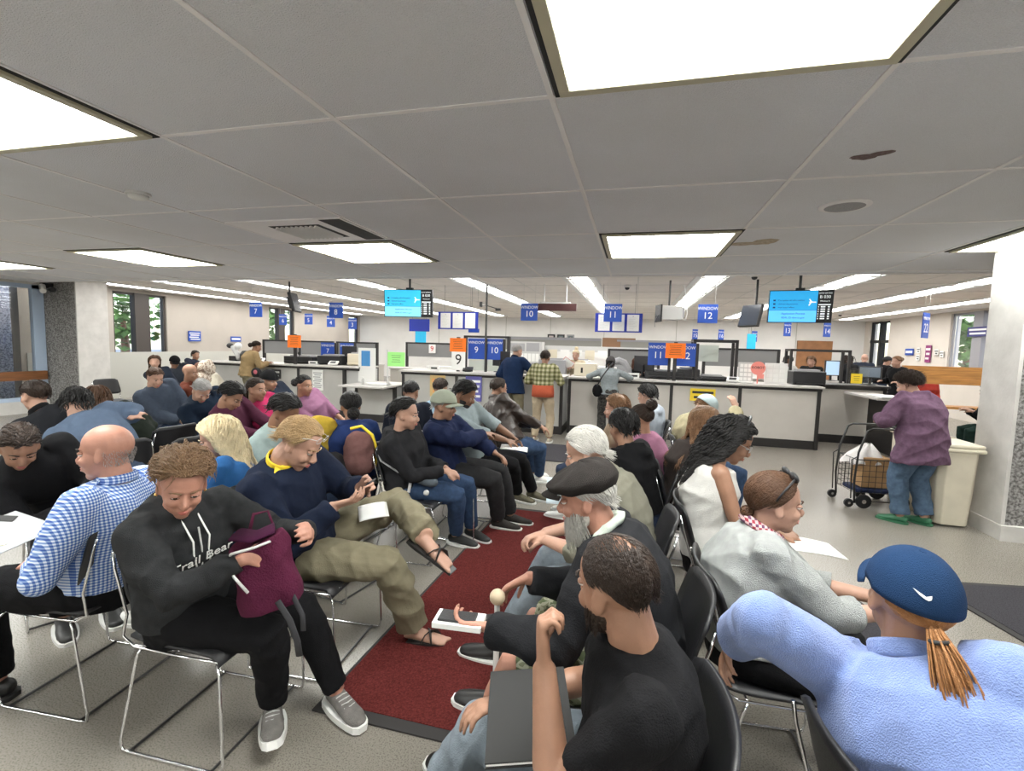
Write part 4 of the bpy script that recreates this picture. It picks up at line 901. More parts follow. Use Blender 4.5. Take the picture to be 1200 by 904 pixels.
    if k == 'bun':
        g2 = G(); rb = st.get('bunr', .036)*s; g2.ell(bunp+(bunp-C).normalized()*.01, (rb,rb,rb*.85), n=16, m=10)
        for i in range((40,18,8)[lod]):
            a = rs.uniform(0, 6.28); ax = Vector((rs.gauss(0,1),rs.gauss(0,1),rs.gauss(0,1))).normalized(); s1, u1 = basis(ax); cc = bunp+(bunp-C).normalized()*.01
            g2.tube([cc+(s1*cos(a+.5*j)+u1*sin(a+.5*j))*rb*1.03 for j in range(7)], r0*1.6, 4, caps=False)
        g2.obj('hair_bun', hm, o, smooth=True, recalc=False)
    if k == 'ponytail':
        tl = st.get('tail', .26)*s; d0 = (bunp-C).normalized(); g2 = G()
        td = Vector(st['taildir']).normalized() if st.get('taildir') else V(0,0,-1)
        for i in range((300,50,14)[lod]):
            j0 = Vector((rs.gauss(0,1),rs.gauss(0,1),rs.gauss(0,1))); L = tl*rs.uniform(.75,1.05); pts = []
            for q in range(11):
                t = q/10; pts.append(bunp+d0*.03*sin(min(1,t*2.2)*pi/2)+td*L*t+j0*(.007+.016*sin(min(1,t*1.1)*pi*.8))*s*.75)
            g2.tube(pts, [r0*1.3*(1.1-.9*(j/10)**2) for j in range(11)], 4, caps=False)
        g2.obj('ponytail', hm, o, smooth=True, recalc=False)
        b2 = bunp+d0*.012; s1, u1 = basis(td if td.length else d0); G().tube([b2+td*.012+(s1*cos(a*pi/5)+u1*sin(a*pi/5))*.017*s for a in range(10)], .005*s, 6, closed=True).obj('hair_tie', m_blkm, o, smooth=True)
    return o
def glasses(root_, C, M, s, up=0., m=None, name='glasses'):
    m = m or m_blk; g = G(); fr = lambda x,y,z: C+M @ (Vector((x,y,z))*s); dz = .075*up; dx = -.012*up
    for y in (-.032, .032):
        g.tube([fr(.094+dx+(.0 if abs(cos(a*pi/8)) < 2 else 0)-.25*abs(y+.024*cos(a*pi/8))*.35, y+.024*cos(a*pi/8), .004+dz+.017*sin(a*pi/8)) for a in range(16)], .0014*s, 5, closed=True)
        sg = 1 if y > 0 else -1; g.tube([fr(.088+dx, sg*.056, .008+dz), fr(.05, sg*.076, .01+dz*.9), fr(-.005, sg*.079, .008+dz*.5), fr(-.03, sg*.077, -.005+dz*.3)], .0016*s, 5)
    g.tube([fr(.095+dx,-.009,.008+dz), fr(.099+dx,0,.011+dz), fr(.095+dx,.009,.008+dz)], .0014*s, 5)
    o = g.obj(name, m, root_, smooth=True)
    return o
def cap_obj(root_, C, M, s, m, kind='ball', lod=0):
    fr = lambda x,y,z: C+M @ (Vector((x,y,z))*s)
    if kind == 'ball':
        def dome(u, v):
            az = u*2*pi; pol = v*RD(88); e = 1.13+.02*(1-v); x = -.012+.098*e*sin(pol)*cos(az); y = .08*e*sin(pol)*sin(az); z = .030+.086*e*cos(pol)*1.02-.012*v*v*(1 if cos(az) < 0 else .2)
            return fr(x+.004, y, z+.006)
        g = G(); g.grid(dome, 40, 14, th=.003*s); o = g.obj('cap', m, root_, smooth=True)
        def brim(u, v):
            a = (u-.5)*2*1.15; r = .105+.072*v*cos(a*.75); return fr(r*cos(a)-.01, .092*sin(a)*(1+.05*v), .036-.012*v-.020*(a*a)*.9)
        G().grid(brim, 16, 6, th=.004*s).obj('brim', m, o, smooth=True); G().ell(fr(-.012,0,.136),(.008*s,.008*s,.004*s)).obj('button', m, o, smooth=True)
        g = G()
        for a in range(6):
            az = a*pi/3+.5; g.tube([V(*dome(az/(2*pi), j/8*.95))*1 for j in range(9)], .0012*s, 4, caps=False)
            g.ell(dome((az+.5)/(2*pi) % 1, .42), .004*s, n=6, m=4)
        g.obj('seams', m, o)
        return o
    if kind == 'flat':
        def dome(u, v):
            az = u*2*pi; pol = v*RD(97); c_ = cos(az); e = 1.13+.09*sin(pol)**2; x = .000+.106*e*sin(pol)*c_; y = .084*e*sin(pol)*sin(az)*(1.03); z = .044+.070*cos(pol)*(1-.40*c_*sin(pol))+.0035*sin(7*az+pol*5)
            if v > .85: k_ = (v-.85)/.15; x *= 1-.16*k_; y *= 1-.16*k_; z -= .012*k_
            return fr(x, y, z+.012)
        g = G(); g.grid(dome, 44, 18, th=.003*s); o = g.obj('flat_cap', m, root_, smooth=True)
        def brim(u, v):
            a = (u-.5)*2*.95; r = .112+.035*v*cos(a); return fr(r*cos(a)+.005, .088*sin(a), .045-.014*v-.012*a*a)
        G().grid(brim, 12, 4, th=.006*s).obj('brim', m, o, smooth=True); G().ell(fr(.01,0,.125),(.008*s,.008*s,.004*s)).obj('button', m, o, smooth=True)
        return o
    def dome(u, v):
        az = u*2*pi; pol = v*RD(95); e = 1.14; return fr(-.012+.098*e*sin(pol)*cos(az), .08*e*sin(pol)*sin(az), .034+.09*e*cos(pol))
    o = G().grid(dome, 28, 10, th=.004*s).obj('beanie', m, root_, smooth=True); G().tube([Vector(dome(a/20, .97)) for a in range(20)], .008*s, 6, closed=True).obj('rib_band', m, o, smooth=True)
    return o

HEADS = {'woman in a charcoal hoodie': (-1.61, 1.4, 1.1), 'older man in a navy fleece': (-1.57, 2.0, 1.14), 'woman in a black jacket and jeans': (-1.67, 3.33, 1.1), 'older man in a pale green cap': (-1.57, 3.84, 1.11), 'bearded man in a pale denim': (-1.59, 4.32, 1.16), 'man in a dark brown leather': (-1.61, 5.19, 1.12), 'bald man in a blue and white': (-2.29, 1.62, 1.12), 'woman with long wavy blonde': (-2.32, 2.25, 1.05), 'dark-haired man in a pale teal': (-2.33, 2.82, 1.14), 'woman with a low black bun': (-2.27, 3.52, 1.11), 'short-haired man in a dark navy': (-2.28, 4.66, 1.12), 'dark-haired man in a light blue': (-2.26, 5.42, 1.1), 'man in a black t-shirt with glasses': (-0.02, 1.14, 1.06), 'white-bearded man': (-0.15, 1.74, 1.1), 'white-haired man in an olive': (-0.22, 2.41, 1.12), 'young man with black hair in a black': (-0.06, 3.39, 1.1), 'person in a pink jacket': (0.07, 4.0, 1.06), 'tan-haired person': (-0.2, 3.96, 1.02), 'young person in a pale grey': (0.15, 5.68, 1.11), 'person in a light blue fleece': (0.61, 1.33, 1.03), 'woman in a grey sweater': (0.55, 2.01, 1.07), 'woman with long curly black': (0.54, 2.8, 1.16), 'woman with long straight': (0.5, 3.55, 1.13), 'person in a tan jacket and': (0.69, 5.01, 1.08), 'woman with black hair in a slate': (-4.3, 2.82, 1.13), 'dark-haired man in a black jacket looking': (-4.77, 2.83, 1.16), 'man in a black polo': (-3.14, 1.76, 1.1), 'person with brown hair and a dark green': (-4.71, 3.28, 1.06), 'man in a blue-grey jacket': (-6.03, 4.57, 1.19), 'person in a cream patterned': (-6.08, 4.93, 1.16), 'red-haired person': (-6.85, 5.92, 1.12), 'young man in a plum': (-3.79, 3.53, 1.11), 'woman in a bright pink': (-3.86, 4.06, 1.16), 'woman in a mauve': (-3.89, 4.51, 1.11), 'person in a black beanie': (-4.64, 4.83, 1.18), 'grey-haired person slumped': (-4.51, 3.87, 1.08), 'long-haired woman seated': (-9.6, 7.19, 1.19), 'person in a dark cap and grey': (-9.25, 7.41, 1.18), 'man in a dark t-shirt with an orange': (-11.88, 10.34, 1.19), 'man in a black jacket writing': (-10.63, 9.81, 1.13)}
SEATED = dict(ankL=(.40,.10,.085), ankR=(.40,-.10,.085))
def person(lab, x, y, az, lod=1, sit=True, hz=None, sc=1., lean=6, hunch=10, side=0, twist=0, head=(0,12,0), handL=(.28,.10,.62), handR=(.28,-.10,.62),
           poleL=(-.7,.6,-.8), poleR=(-.7,-.6,-.8), dirL=None, dirR=None, palmL=None, palmR=None, curlL=.45, curlR=.45, ankL=None, ankR=None, kneeL=None, kneeR=None, footL=0, footR=0, fpitL=0, fpitR=0,
           fem=False, fat=0., skn='tan', hair=None, top=None, legs=None, shoe=None, beard=None, specs=None, cap=None, hat=None, neckf=0., group='people waiting in the seating area', shz=1., extra=None, cat='person', face=True, headoff=(0,0,0), hips=1., eyeclosed=False, anchor=None, lsc=1.):
    hz = (.545 if sit else .92*sc) if hz is None else hz
    def loc_(t):
        if t is not None and len(t) == 4:
            d = Matrix.Rotation(-RD(az),3,'Z') @ Vector((t[1]-x, t[2]-y, 0)); return (d.x, d.y, t[3])
        return t
    handL, handR, ankL, ankR = loc_(handL), loc_(handR), loc_(ankL), loc_(ankR)
    vox = {0:.0058,1:.0095,2:.016}[lod]*(1. if lod else 1.); cv = {0:.0078,1:.0125,2:.02}[lod]
    seed = abs(hash_(lab)) % 9999
    # spine
    def dirn(p, sd_): a = RD(p); b = RD(sd_); return V(sin(a)*cos(b), sin(b), cos(a)*cos(b)).normalized()
    hip = V(0,0,hz)
    def spine(lean, side, st):
        a0, a1, a2 = lean*.7, lean+hunch*.5, lean+hunch*1.15; L = .165*sc*st
        waist = hip+dirn(a0, side*.7)*L; chest = waist+dirn(a1, side)*L; neck = chest+dirn(a2, side*1.1)*L
        u = dirn(a2, side); f = V(cos(RD(twist)), sin(RD(twist)), 0); f = (f-u*f.dot(u)).normalized()
        nk = (u*.6+V(0,0,1)*.5+f*(.25+neckf)).normalized(); hb = neck+nk*.034*sc
        return a0, a1, a2, waist, chest, neck, nk, hb, hb+rotm(*head) @ V(.028,0,.098)*sc+Vector(headoff)
    st_ = 1.
    tg = [v for k, v in HEADS.items() if lab.startswith(k)]
    if tg:
        tg = tg[0]; d_ = Matrix.Rotation(-RD(az),3,'Z') @ Vector((tg[0]-x, tg[1]-y, 0)); tgt = V(d_.x, d_.y, tg[2]); q = [lean, side, 1.]
        for _ in range(12):
            f0 = spine(*q)[-1]; e_ = tgt-f0
            cols = [(spine(q[0]+1,q[1],q[2])[-1]-f0), (spine(q[0],q[1]+1,q[2])[-1]-f0), (spine(q[0],q[1],q[2]+.01)[-1]-f0)/.01]
            J_ = Matrix(cols).transposed()
            try: dq = J_.inverted() @ e_
            except Exception: break
            q = [max(-22,min(48,q[0]+max(-12,min(12,dq[0])))), max(-30,min(30,q[1]+max(-10,min(10,dq[1])))), max(.82,min(1.07,q[2]+max(-.1,min(.1,dq[2]))))]
        lean, side, st_ = q; miss = (spine(*q)[-1]-tgt).length
        if miss > .03: print('HEADMISS', lab[:40], [round(v,2) for v in q], round(miss,2), [round(v,2) for v in tgt])
    a0, a1, a2, waist, chest, neck, nk, hb, _h = spine(lean, side, st_)
    def fr(p, sd_, tw):
        u = dirn(p, sd_); f = V(cos(RD(tw)), sin(RD(tw)), 0); f = (f-u*f.dot(u)).normalized(); return u, f, u.cross(f)
    lsc_ = 1.
    rings_ = [(hip-dirn(a0,0)*.10*sc, a0, 0, .155*hips, .125), (hip, a0, 0, .178*hips, .135), (hip+dirn(a0,side*.7)*.08*sc, a0, .2, .158*(1+.2*fat)*hips**.5, .122+.03*fat), (waist, a0, .4, (.135 if fem else .148)*(1+.3*fat), .107+.05*fat), (waist.lerp(chest,.5), a1, .7, .155*(1+.2*fat), .118+.035*fat), (chest, a1, .9, .168*(1+.1*fat), .125+.015*fat+(.02 if fem else 0)), (chest.lerp(neck,.5), a2, 1, .172, .112), (chest.lerp(neck,.82), a2, 1, .142, .092), (neck, a2, 1, .080, .068)]
    sh_sc = shz*sc
    def torso(infl, lo=0, hi=9):
        out = []
        for c, p, t, a, b in rings_[lo:hi]:
            u, f, l = fr(p, side*.8, twist*t); out.append((c, l, f, a*sh_sc+infl, b*sc+infl))
        return out
    uC, fC, lC = fr(a2, side, twist)
    # head
    hm_ = rotm(head[0], head[1], head[2])
    hC = hb+hm_ @ V(.028,0,.098)*sc+Vector(headoff)
    # arms
    arms = {}
    for sd_, key, tgt, pole in ((1,'L',handL,poleL),(-1,'R',handR,poleR)):
        shj = chest.lerp(neck,.70)+lC*sd_*(.158 if fem else .172)*sh_sc+fC*.008; el, wr = ik(shj, tgt, .285*sc, .255*sc, pole); arms[key] = (shj, el, wr, sd_)
    leg = {}
    for sd_, key, tgt, kn, fy, fp in ((1,'L',ankL,kneeL,footL,fpitL),(-1,'R',ankR,kneeR,footR,fpitR)):
        hj = hip+V(0,sd_*.095*sc*hips,-.01)
        if tgt is None: tgt = SEATED['ank'+key] if sit else (0.02*sd_, sd_*.11, .085)
        k_, a_ = ik(hj, tgt, .435*sc*lsc, .41*sc*lsc, kn or ((.6,sd_*.15,.8) if sit else (1,sd_*.1,0))); leg[key] = (hj, k_, a_, fy, fp)
    # ---- skin body
    g = G(); tb = torso(-.018); tb = [(c-(uC*.018 if q_ > 5 else uC*0), l_, f_, a_-(.022 if q_ > 5 else 0), b_-(.016 if q_ > 5 else 0)) for q_, (c, l_, f_, a_, b_) in enumerate(tb)]; loft(g, tb); g.tube([neck-uC*.05*sc, neck, hb+hm_ @ V(-.0,0,.01)*sc, hC+hm_ @ V(-.018,0,-.03)*sc], [.056*sc,(.050 if fem else .058)*sc*(1+.15*fat),(.047 if fem else .055)*sc*(1+.15*fat),.055*sc], 14)
    hs = sc**.5*(1.0 if fem else 1.03)
    head_geo(g, hC, hm_, hs, fem, fat, (20,14,10)[lod])
    af = .86 if fem else 1.
    for key in 'LR':
        a, e, w, sd_ = arms[key]; fa = 1+.25*fat
        g.ell(a-V(0,0,.005), (.052*af*fa*sc,)*3); g.tube([a+lC*-sd_*.03, a, a.lerp(e,.35), a.lerp(e,.8), e, e.lerp(w,.25), e.lerp(w,.6), w], [x_*af*sc for x_ in (.05*fa,.05*fa,.049*fa,.040*fa,.038,.041,.034,.0265)], 14)
        d_ = (dirL if key == 'L' else dirR); d_ = Vector(d_) if d_ else (w-e).normalized(); pn = (palmL if key == 'L' else palmR) or (0,-sd_*.35,-1)
        hand(g, w, d_, pn, key == 'L', curlL if key == 'L' else curlR, sc*(.92 if fem else 1), fq=(7,6,5)[lod])
        h_, k_, an, fy, fp = leg[key]; g.tube([h_, h_.lerp(k_,.5), k_, k_.lerp(an,.3), k_.lerp(an,.7), an-V(0,0,.01)], [x_*sc*(1+.2*fat) for x_ in (.066,.058,.048,.050,.040,.033)], 14)
        F = Matrix.Rotation(RD(fy),3,'Z') @ Matrix.Rotation(RD(fp),3,'Y'); g.tube([an+F @ V(-.045,0,-.045)*sc, an+F @ V(.0,0,-.035)*sc, an+F @ V(.09,0,-.052)*sc, an+F @ V(.16,0,-.062)*sc, an+F @ V(.185,0,-.064)*sc], [(.027*sc,.026*sc),(.032*sc,.036*sc),(.042*sc,.026*sc),(.042*sc,.015*sc),(.03*sc,.01*sc)], 12)
        if specs_bare(shoe):
            for q in range(5): bx_ = an+F @ V(.165-.008*q,(.03-.015*q)*(-1 if key == 'L' else 1),-.064)*sc; g.tube([bx_, bx_+F @ V(.03-.003*q,0,-.003)*sc], [(.0105-.001*q)*sc]*2, 6); g.ell(bx_+F @ V(.03-.003*q,0,-.003)*sc, (.0105-.001*q)*sc, n=6, m=4)
    P = bake(g, 'person', skin(skn), None, vox, 2, post=(lambda co: head_post(co, hC, hm_, hs)) if lod < 2 else None)
    P.location = (x, y, 0); P.rotation_euler = (0,0,RD(az)); tag(P, lab, cat, group)
    # ---- face
    FR = lambda a,b,c: hC+hm_ @ (V(a,b,c)*hs)
    hcol = hair['c'] if hair and 'c' in hair else 'dark_brown'
    if face and lod < 2:
        for s_ in (-1, 1):
            if not eyeclosed:
                e = G().ell(FR(.0735,s_*.030,.004), (.0115*hs,.0125*hs,.0095*hs), hm_, 12, 8).obj('eye', m_eyew, P, smooth=True)
                G().ell(FR(.0835,s_*.030,.003), (.003*hs,.007*hs,.0068*hs), hm_, 10, 6).obj('iris', m_iris, e, smooth=True)
            G().ell(FR(.0725,s_*.030,.0075 if not eyeclosed else .003), (.0135*hs,.0145*hs,.0085*hs), hm_, 12, 8).obj('eyelid', skin(skn), P, smooth=True)
            G().tube([FR(.0795,s_*.046,.0022),FR(.0855,s_*.036,.0008),FR(.0868,s_*.027,.0010),FR(.083,s_*.017,.001)], .0011*hs, 4).obj('lashes', m_iris, P)
            G().tube([FR(.0735,s_*.050,.022),FR(.083,s_*.038,.0275),FR(.088,s_*.024,.0255),FR(.0885,s_*.013,.022)], [(.002*hs,.0018*hs),(.003*hs,.0025*hs),(.0035*hs,.003*hs),(.0025*hs,.003*hs)], 6).obj('eyebrow', hairm(hcol, HAIR[hcol]), P, smooth=True)
        G().tube([FR(.083,.019,-.0625),FR(.0925,.006,-.0595),FR(.0925,-.006,-.0595),FR(.083,-.019,-.0625)], [.0012*hs,.0036*hs,.0036*hs,.0012*hs], 6).tube([FR(.083,.018,-.0645),FR(.091,.006,-.0685),FR(.091,-.006,-.0685),FR(.083,-.018,-.0645)], [.0012*hs,.0042*hs,.0042*hs,.0012*hs], 6).obj('lips', lipm(skn), P, smooth=True)
    # ---- hair, hats, beard
    if hair and hair.get('kind') != 'bald': 
        hh = dict(hair)
        if cap: hh['under'] = 78 if cap[0] == 'flat' else 82; hh['puff'] = min(hh.get('puff', .05), .05)
        if hh.get('kind') in ('long','curly','bob') and lod < 2: hh['_neck'] = (neck, fC)
        hair_obj(P, hC, hm_, hs, hh, lod, seed)
    if beard:
        gb = G(); rs = random.Random(seed); bc = beard.get('c', hcol); bl = beard.get('len', .012)
        for c_, r_ in (((.045,0,-.085),(.042,.042,.032)),((.02,.045,-.05),(.035,.014,.04)),((.02,-.045,-.05),(.035,.014,.04)),((.082,0,-.0525),(.009,.026,.005))):
            rr = Vector(r_)*1.02; gb.ell(FR(*c_), [q*hs for q in rr], hm_, 16, 10)
        if bl > .03: gb.tube([FR(.05,0,-.08),FR(.055,0,-.11),FR(.045,0,-.10-bl),FR(.04,0,-.13-bl*1.2)], [(.045*hs,.04*hs),(.045*hs,.04*hs),(.03*hs,.025*hs),.006], 12)
        if lod == 0:
            for i in range(500):
                a = rs.uniform(-1.9,1.9); zz = rs.uniform(-.10,-.045) if abs(a) < .9 else rs.uniform(-.09,-.02)
                p_ = V(.03+.055*cos(a), .056*sin(a), zz); d = V(.35*cos(a), .25*sin(a), -1).normalized(); L = (.012+bl)*rs.uniform(.6,1.1)
                if abs(a) < .3 and zz > -.075: continue
                gb.tube([FR(*p_), FR(*(p_+d*L*.5)), FR(*(p_+d*L+V(-.1,0,0)*L))], [.0016,.0013,.0004], 3, caps=False)
        bake_ok = gb.obj('beard', hairm(bc, HAIR[bc]), P, smooth=True, recalc=False)
    if specs: glasses(P, hC, hm_, hs, up=specs.get('up', 0), m=specs.get('m'), name=specs.get('name', 'glasses'))
    if cap: cap_obj(P, hC, hm_, hs, cap[1], cap[0], lod)
    # ---- top
    info = dict(P=P, hC=hC, hm=hm_, FR=FR, neck=neck, chest=chest, waist=waist, hip=hip, uC=uC, fC=fC, lC=lC, arms=arms, leg=leg, sc=sc, lod=lod, seed=seed)
    if top:
        sl = top.get('sleeve', 'long'); inf = top.get('inf', .016); g = G(); lo = top.get('lo', 1 if not top.get('hem') else 0); rr = torso(inf, lo, 9)
        if sl != 'none': rr[-1] = (rr[-1][0]-uC*.004, rr[-1][1], rr[-1][2], rr[-1][3], rr[-1][4]); rr.append((neck+uC*.02*sc, lC, fC, .062*sc+inf*.5, .060*sc+inf*.5))
        else: rr = torso(inf, lo, 8)
        if top.get('hem'):
            u, f, l = fr(a0, 0, 0); c0 = hip-V(0,0,top['hem']) if not sit else hip-u*.02; rr = [(c0+(V(0,0,0)), l, f, .19*sh_sc*hips+inf+.012, .15*sc+inf)]+(rr if sit else rr[1:])
        loft(g, rr, 24)
        for key in 'LR':
            a, e, w, sd_ = arms[key]; r = inf*.9; fa = 1+.25*fat
            if sl == 'none': continue
            g.ell(a-V(0,0,.006), (.056*af*fa*sc+r,)*3); g.tube([a-lC*sd_*.06+uC*.0, a], [.05*sc+r, .055*af*fa*sc+r], 14)
            if sl in ('long','half'): g.ell(e, (.043*af*sc+r*.92,)*3)
            if sl == 'short': g.tube([a, a.lerp(e,.3), a.lerp(e,.62)], [x_*sc+r for x_ in (.053*fa,.052*fa,.050*fa)], 16)
            elif sl == 'half': g.tube([a, a.lerp(e,.3), a.lerp(e,.7), e, e.lerp(w,.35)], [x_*af*sc+r for x_ in (.053*fa,.052*fa,.046*fa,.046,.045)], 16)
            else: g.tube([a, a.lerp(e,.35), a.lerp(e,.8), e, e.lerp(w,.25), e.lerp(w,.6), e.lerp(w,.9), e.lerp(w,.96)], [x_*af*sc+r for x_ in (.053*fa,.052*fa,.044*fa,.043,.044,.039,.034,.026)], 16)
        if top.get('hood'):
            b = neck-fC*.075*sc-uC*.01; g.tube([neck+lC*.085*sc+fC*.02-uC*.02, neck+lC*.08*sc-fC*.05, b-fC*.03-uC*.02, neck-lC*.08*sc-fC*.05, neck-lC*.085*sc+fC*.02-uC*.02], [.022,.036,.046,.036,.022], 10); g.ell(b-uC*.055-fC*.015, (.075*sc,.085*sc,.06*sc), rotm(twist, lean))
        T = bake(g, top.get('name', 'shirt'), top['m'], P, cv, 2 if lod else 3, fold=top.get('fold', .005 if lod < 2 else .003), sd=seed, fs=top.get('fs', 1.)); info['top'] = T
        if top.get('collar'):
            gc = G(); cr = .064*sc
            gc.tube([neck+lC*cr*1.05*cos(a)+fC*cr*sin(a)+uC*(.022-.018*sin(a)) for a in [i*2*pi/18 for i in range(18)]], [(.006,.02)]*18, 8, hint=uC, closed=True)
            for s_ in (-1,1): gc.add([neck+fC*(cr+.012)+uC*.012, neck+fC*(cr+.022)+lC*s_*.045-uC*.04, neck+fC*.03+lC*s_*(cr+.025)+uC*.004, neck+fC*.02+lC*s_*(cr+.008)+uC*.03, neck+fC*(cr+.004)+uC*.022], [(0,1,2),(0,2,3),(0,3,4)])
            bb = gc.obj('collar', top['collar'], T, smooth=False); sm = bb.modifiers.new('t','SOLIDIFY'); sm.thickness = .004
    if legs:
        g = G(); inf = legs.get('inf', .014); kind = legs.get('len', 'long'); rr = torso(inf-.004, 0, 3); loft(g, rr, 22); 
        for key in 'LR':
            h_, k_, an, fy, fp = leg[key]; fa = 1+.2*fat; th = .088*sc*fa*hips; fl = legs.get('flare', 0)
            g.ell(h_-V(0,0,.0), (.095*sc*fa,.09*sc*fa,.085*sc*fa))
            pts = [h_, h_.lerp(k_,.4), h_.lerp(k_,.85), k_]; ra = [th+inf*.6, th*.93+inf, .066*sc*fa+inf, .062*sc*fa+inf]
            if kind == 'long': pts += [k_.lerp(an,.2), k_.lerp(an,.55), k_.lerp(an,.88), k_.lerp(an,.97)]; ra += [.060*sc*fa+inf, .055*sc+inf+fl*.4, .046*sc+inf*1.1+fl, .044*sc+inf*1.1+fl]
            elif kind == 'capri': pts += [k_.lerp(an,.2), k_.lerp(an,.5)]; ra += [.062*sc*fa+inf, .060*sc+inf]
            else: pts = pts[:3]+[h_.lerp(k_,.92)]; ra = ra[:3]+[.07*sc*fa+inf]
            g.tube(pts, ra, 18)
        info['trousers'] = bake(g, legs.get('name', 'trousers'), legs['m'], P, cv, 2, fold=legs.get('fold', .005 if lod < 2 else .003), sd=seed+5, fs=legs.get('fs', 1.))
    if shoe:
        for key in 'LR':
            h_, k_, an, fy, fp = leg[key]; F = Matrix.Rotation(RD(fy),3,'Z') @ Matrix.Rotation(RD(fp),3,'Y'); Q = lambda a,b,c: an+F @ (V(a,b,c)*sc)
            if specs_bare(shoe):
                o = G().grid(lambda u,v: Q(-.065+.275*u, (v-.5)*.088*(.72+.5*sin(pi*min(1,u*1.05+.05))**.8), -.066-.006*cos(u*6)), 14, 6, th=.014).obj('sandal', shoe['m'], P, smooth=False)
                s2 = -1 if key == 'L' else 1
                gs = G(); 
                for a_, b_ in ((.06,.13),(.12,.07)): gs.tube([Q(a_,-.046,-.062),Q(a_+(b_-a_)*.25,-.032,-.025),Q((a_+b_)/2,0,-.012-.2*(a_+b_)/2*.2),Q(b_-(b_-a_)*.25,.032,-.03),Q(b_,.046,-.062)], [(.016,.003)]*5, 8, hint=F @ V(1,0,0))
                gs.obj('strap', shoe['m'], o, smooth=True); continue
            g = G(); g.tube([Q(-.066,0,-.045),Q(-.045,0,-.04),Q(.0,0,-.036),Q(.08,0,-.048),Q(.15,0,-.056),Q(.19,0,-.06),Q(.205,0,-.064)], [(.022*sc,.026*sc),(.036*sc,.038*sc),(.039*sc,.043*sc),(.046*sc,.034*sc),(.046*sc,.026*sc),(.036*sc,.02*sc),(.018*sc,.010*sc)], 14)
            if shoe.get('high'): g.tube([Q(0,0,-.03),Q(-.005,0,.05)], [.046*sc,.046*sc], 14)
            o = bake(g, 'shoe', shoe['m'], P, (.006,.009,.014)[lod], 2, fold=.0012)
            if lod < 2:
                def solef(u, v): return Q(-.076+.292*u, (v-.5)*.1*(.68+.45*sin(pi*min(1,u*.95+.08))**.8)*(1 if .03 < u < .97 else .55), -.066)
                G().grid(solef, 14, 6, th=.019 if not shoe.get('thick') else .028).obj('sole', shoe.get('sole', m_wht), o, smooth=False)
                if lod == 0 and shoe.get('lace'):
                    gl = G()
                    for q in range(4): gl.tube([Q(.04+.022*q,-.026,-.014-.005*q),Q(.05+.022*q,0,-.001-.008*q),Q(.04+.022*q,.026,-.014-.005*q)], .0028, 5)
                    gl.obj('laces', shoe['lace'], o)
    if extra: extra(info)
    return info
def specs_bare(shoe): return bool(shoe and shoe.get('kind') == 'sandal')
def hash_(s):
    h = 7
    for ch in s: h = (h*31+ord(ch)) % 1000003
    return h

# ================================================================== the people
def Wd(i, v):
    P = i['P']; return Matrix.Rotation(P.rotation_euler.z, 3, 'Z') @ Vector(v)+P.location
def item(name, lab, cat, loc, R3=None, rz=0):
    t = root(name, lab, cat, loc, rz)
    if R3 is not None: t.rotation_euler = R3.to_euler()
    return t
def phone(lab, i, key, off=(.09,0,.02), R3=None):
    a, e, w, sd_ = i['arms'][key]; d = (w-e).normalized(); p = Wd(i, w+d*off[0]+V(0,0,1)*off[2]+i['lC']*off[1]); t = item('mobile_phone', lab, 'phone', p)
    t.rotation_euler = (.0 if R3 is None else R3[0], -.5 if R3 is None else R3[1], i['P'].rotation_euler.z if R3 is None else R3[2])
    G().b2(-.075,.075,-.036,.036,-.004,.004).obj('case', m_blk, t, bevel=.003); G().b2(-.07,.07,-.032,.032,.0042,.0048).obj('screen_area', mat('phone_glass', (.05,.06,.08), .15), t); return t
def sheet(lab, loc, rot, w=.21, h=.29, m=None, name='paper_sheet', cat='paper', n=1):
    t = item(name, lab, cat, loc); t.rotation_euler = rot
    G().grid(lambda u,v: ((u-.5)*w,(v-.5)*h,.012*sin(pi*u)*sin(2*v+.5)), 6, 6, th=.0015*n).obj('sheet', m or m_white, t, smooth=True); return t
J = cloth
m_denim = J('denim', (.05,.10,.21), .3); m_denimd = J('dark_denim', (.03,.05,.10), .3); m_blkc = J('black_cotton', (.012,.012,.014), .2); m_blkp = J('black_trousers', (.010,.010,.012), .2)
m_khaki = J('khaki', (.34,.30,.19), .08); m_charp = J('charcoal_trousers', (.045,.045,.048), .15); m_navyf = J('navy_fleece', (.016,.026,.062), .15, .6, 350)
m_lden = J('light_denim', (.30,.36,.42), .2)
m_shoeg = J('grey_sneaker', (.33,.31,.29), .25, .8, 300); m_shoeb = mat('black_shoe', (.02,.02,.02), .45); m_shoew = mat('white_sneaker', (.75,.75,.73), .5); m_shoek = J('khaki_shoe', (.20,.18,.12), .15)

# --- left front row -------------------------------------------------------------------
chair(-1.67, 1.60, 2, 'black stacking chair under the woman with the maroon backpack')
i = person('woman in a charcoal hoodie looking into a maroon backpack on her lap', -1.76, 1.54, 2, 0, fem=True, fat=.55, skn='ruddy', lean=10, hunch=16, side=-14, twist=-16, sc=.96,
    head=(-38,24,-4), hair=dict(c='chestnut', kind='puffy', n=1100, puff=.27, line=(56,92,122), len=.075), handR=('w',-1.34,1.40,.85), handL=('w',-1.26,1.66,.86), poleR=(-.3,-.7,-.7), poleL=(-.2,.7,-.7), dirR=(.6,.5,.25), palmR=(-.2,.9,-.3), dirL=(.3,-.5,.3), palmL=(-.6,-.4,-.2), curlR=.75, curlL=.6,
    ankR=('w',-1.42,1.62,.115), ankL=('w',-1.22,1.78,.10), footR=-52, footL=-28, fpitR=-14,
    top=dict(m=J('charcoal_marl', (.040,.042,.045), .3, .6, 350), hood=True, name='hoodie', inf=.024, fold=.006), legs=dict(m=m_blkp), shoe=dict(m=m_shoeg, lace=m_lgrey, thick=1), group='people in the front left row')
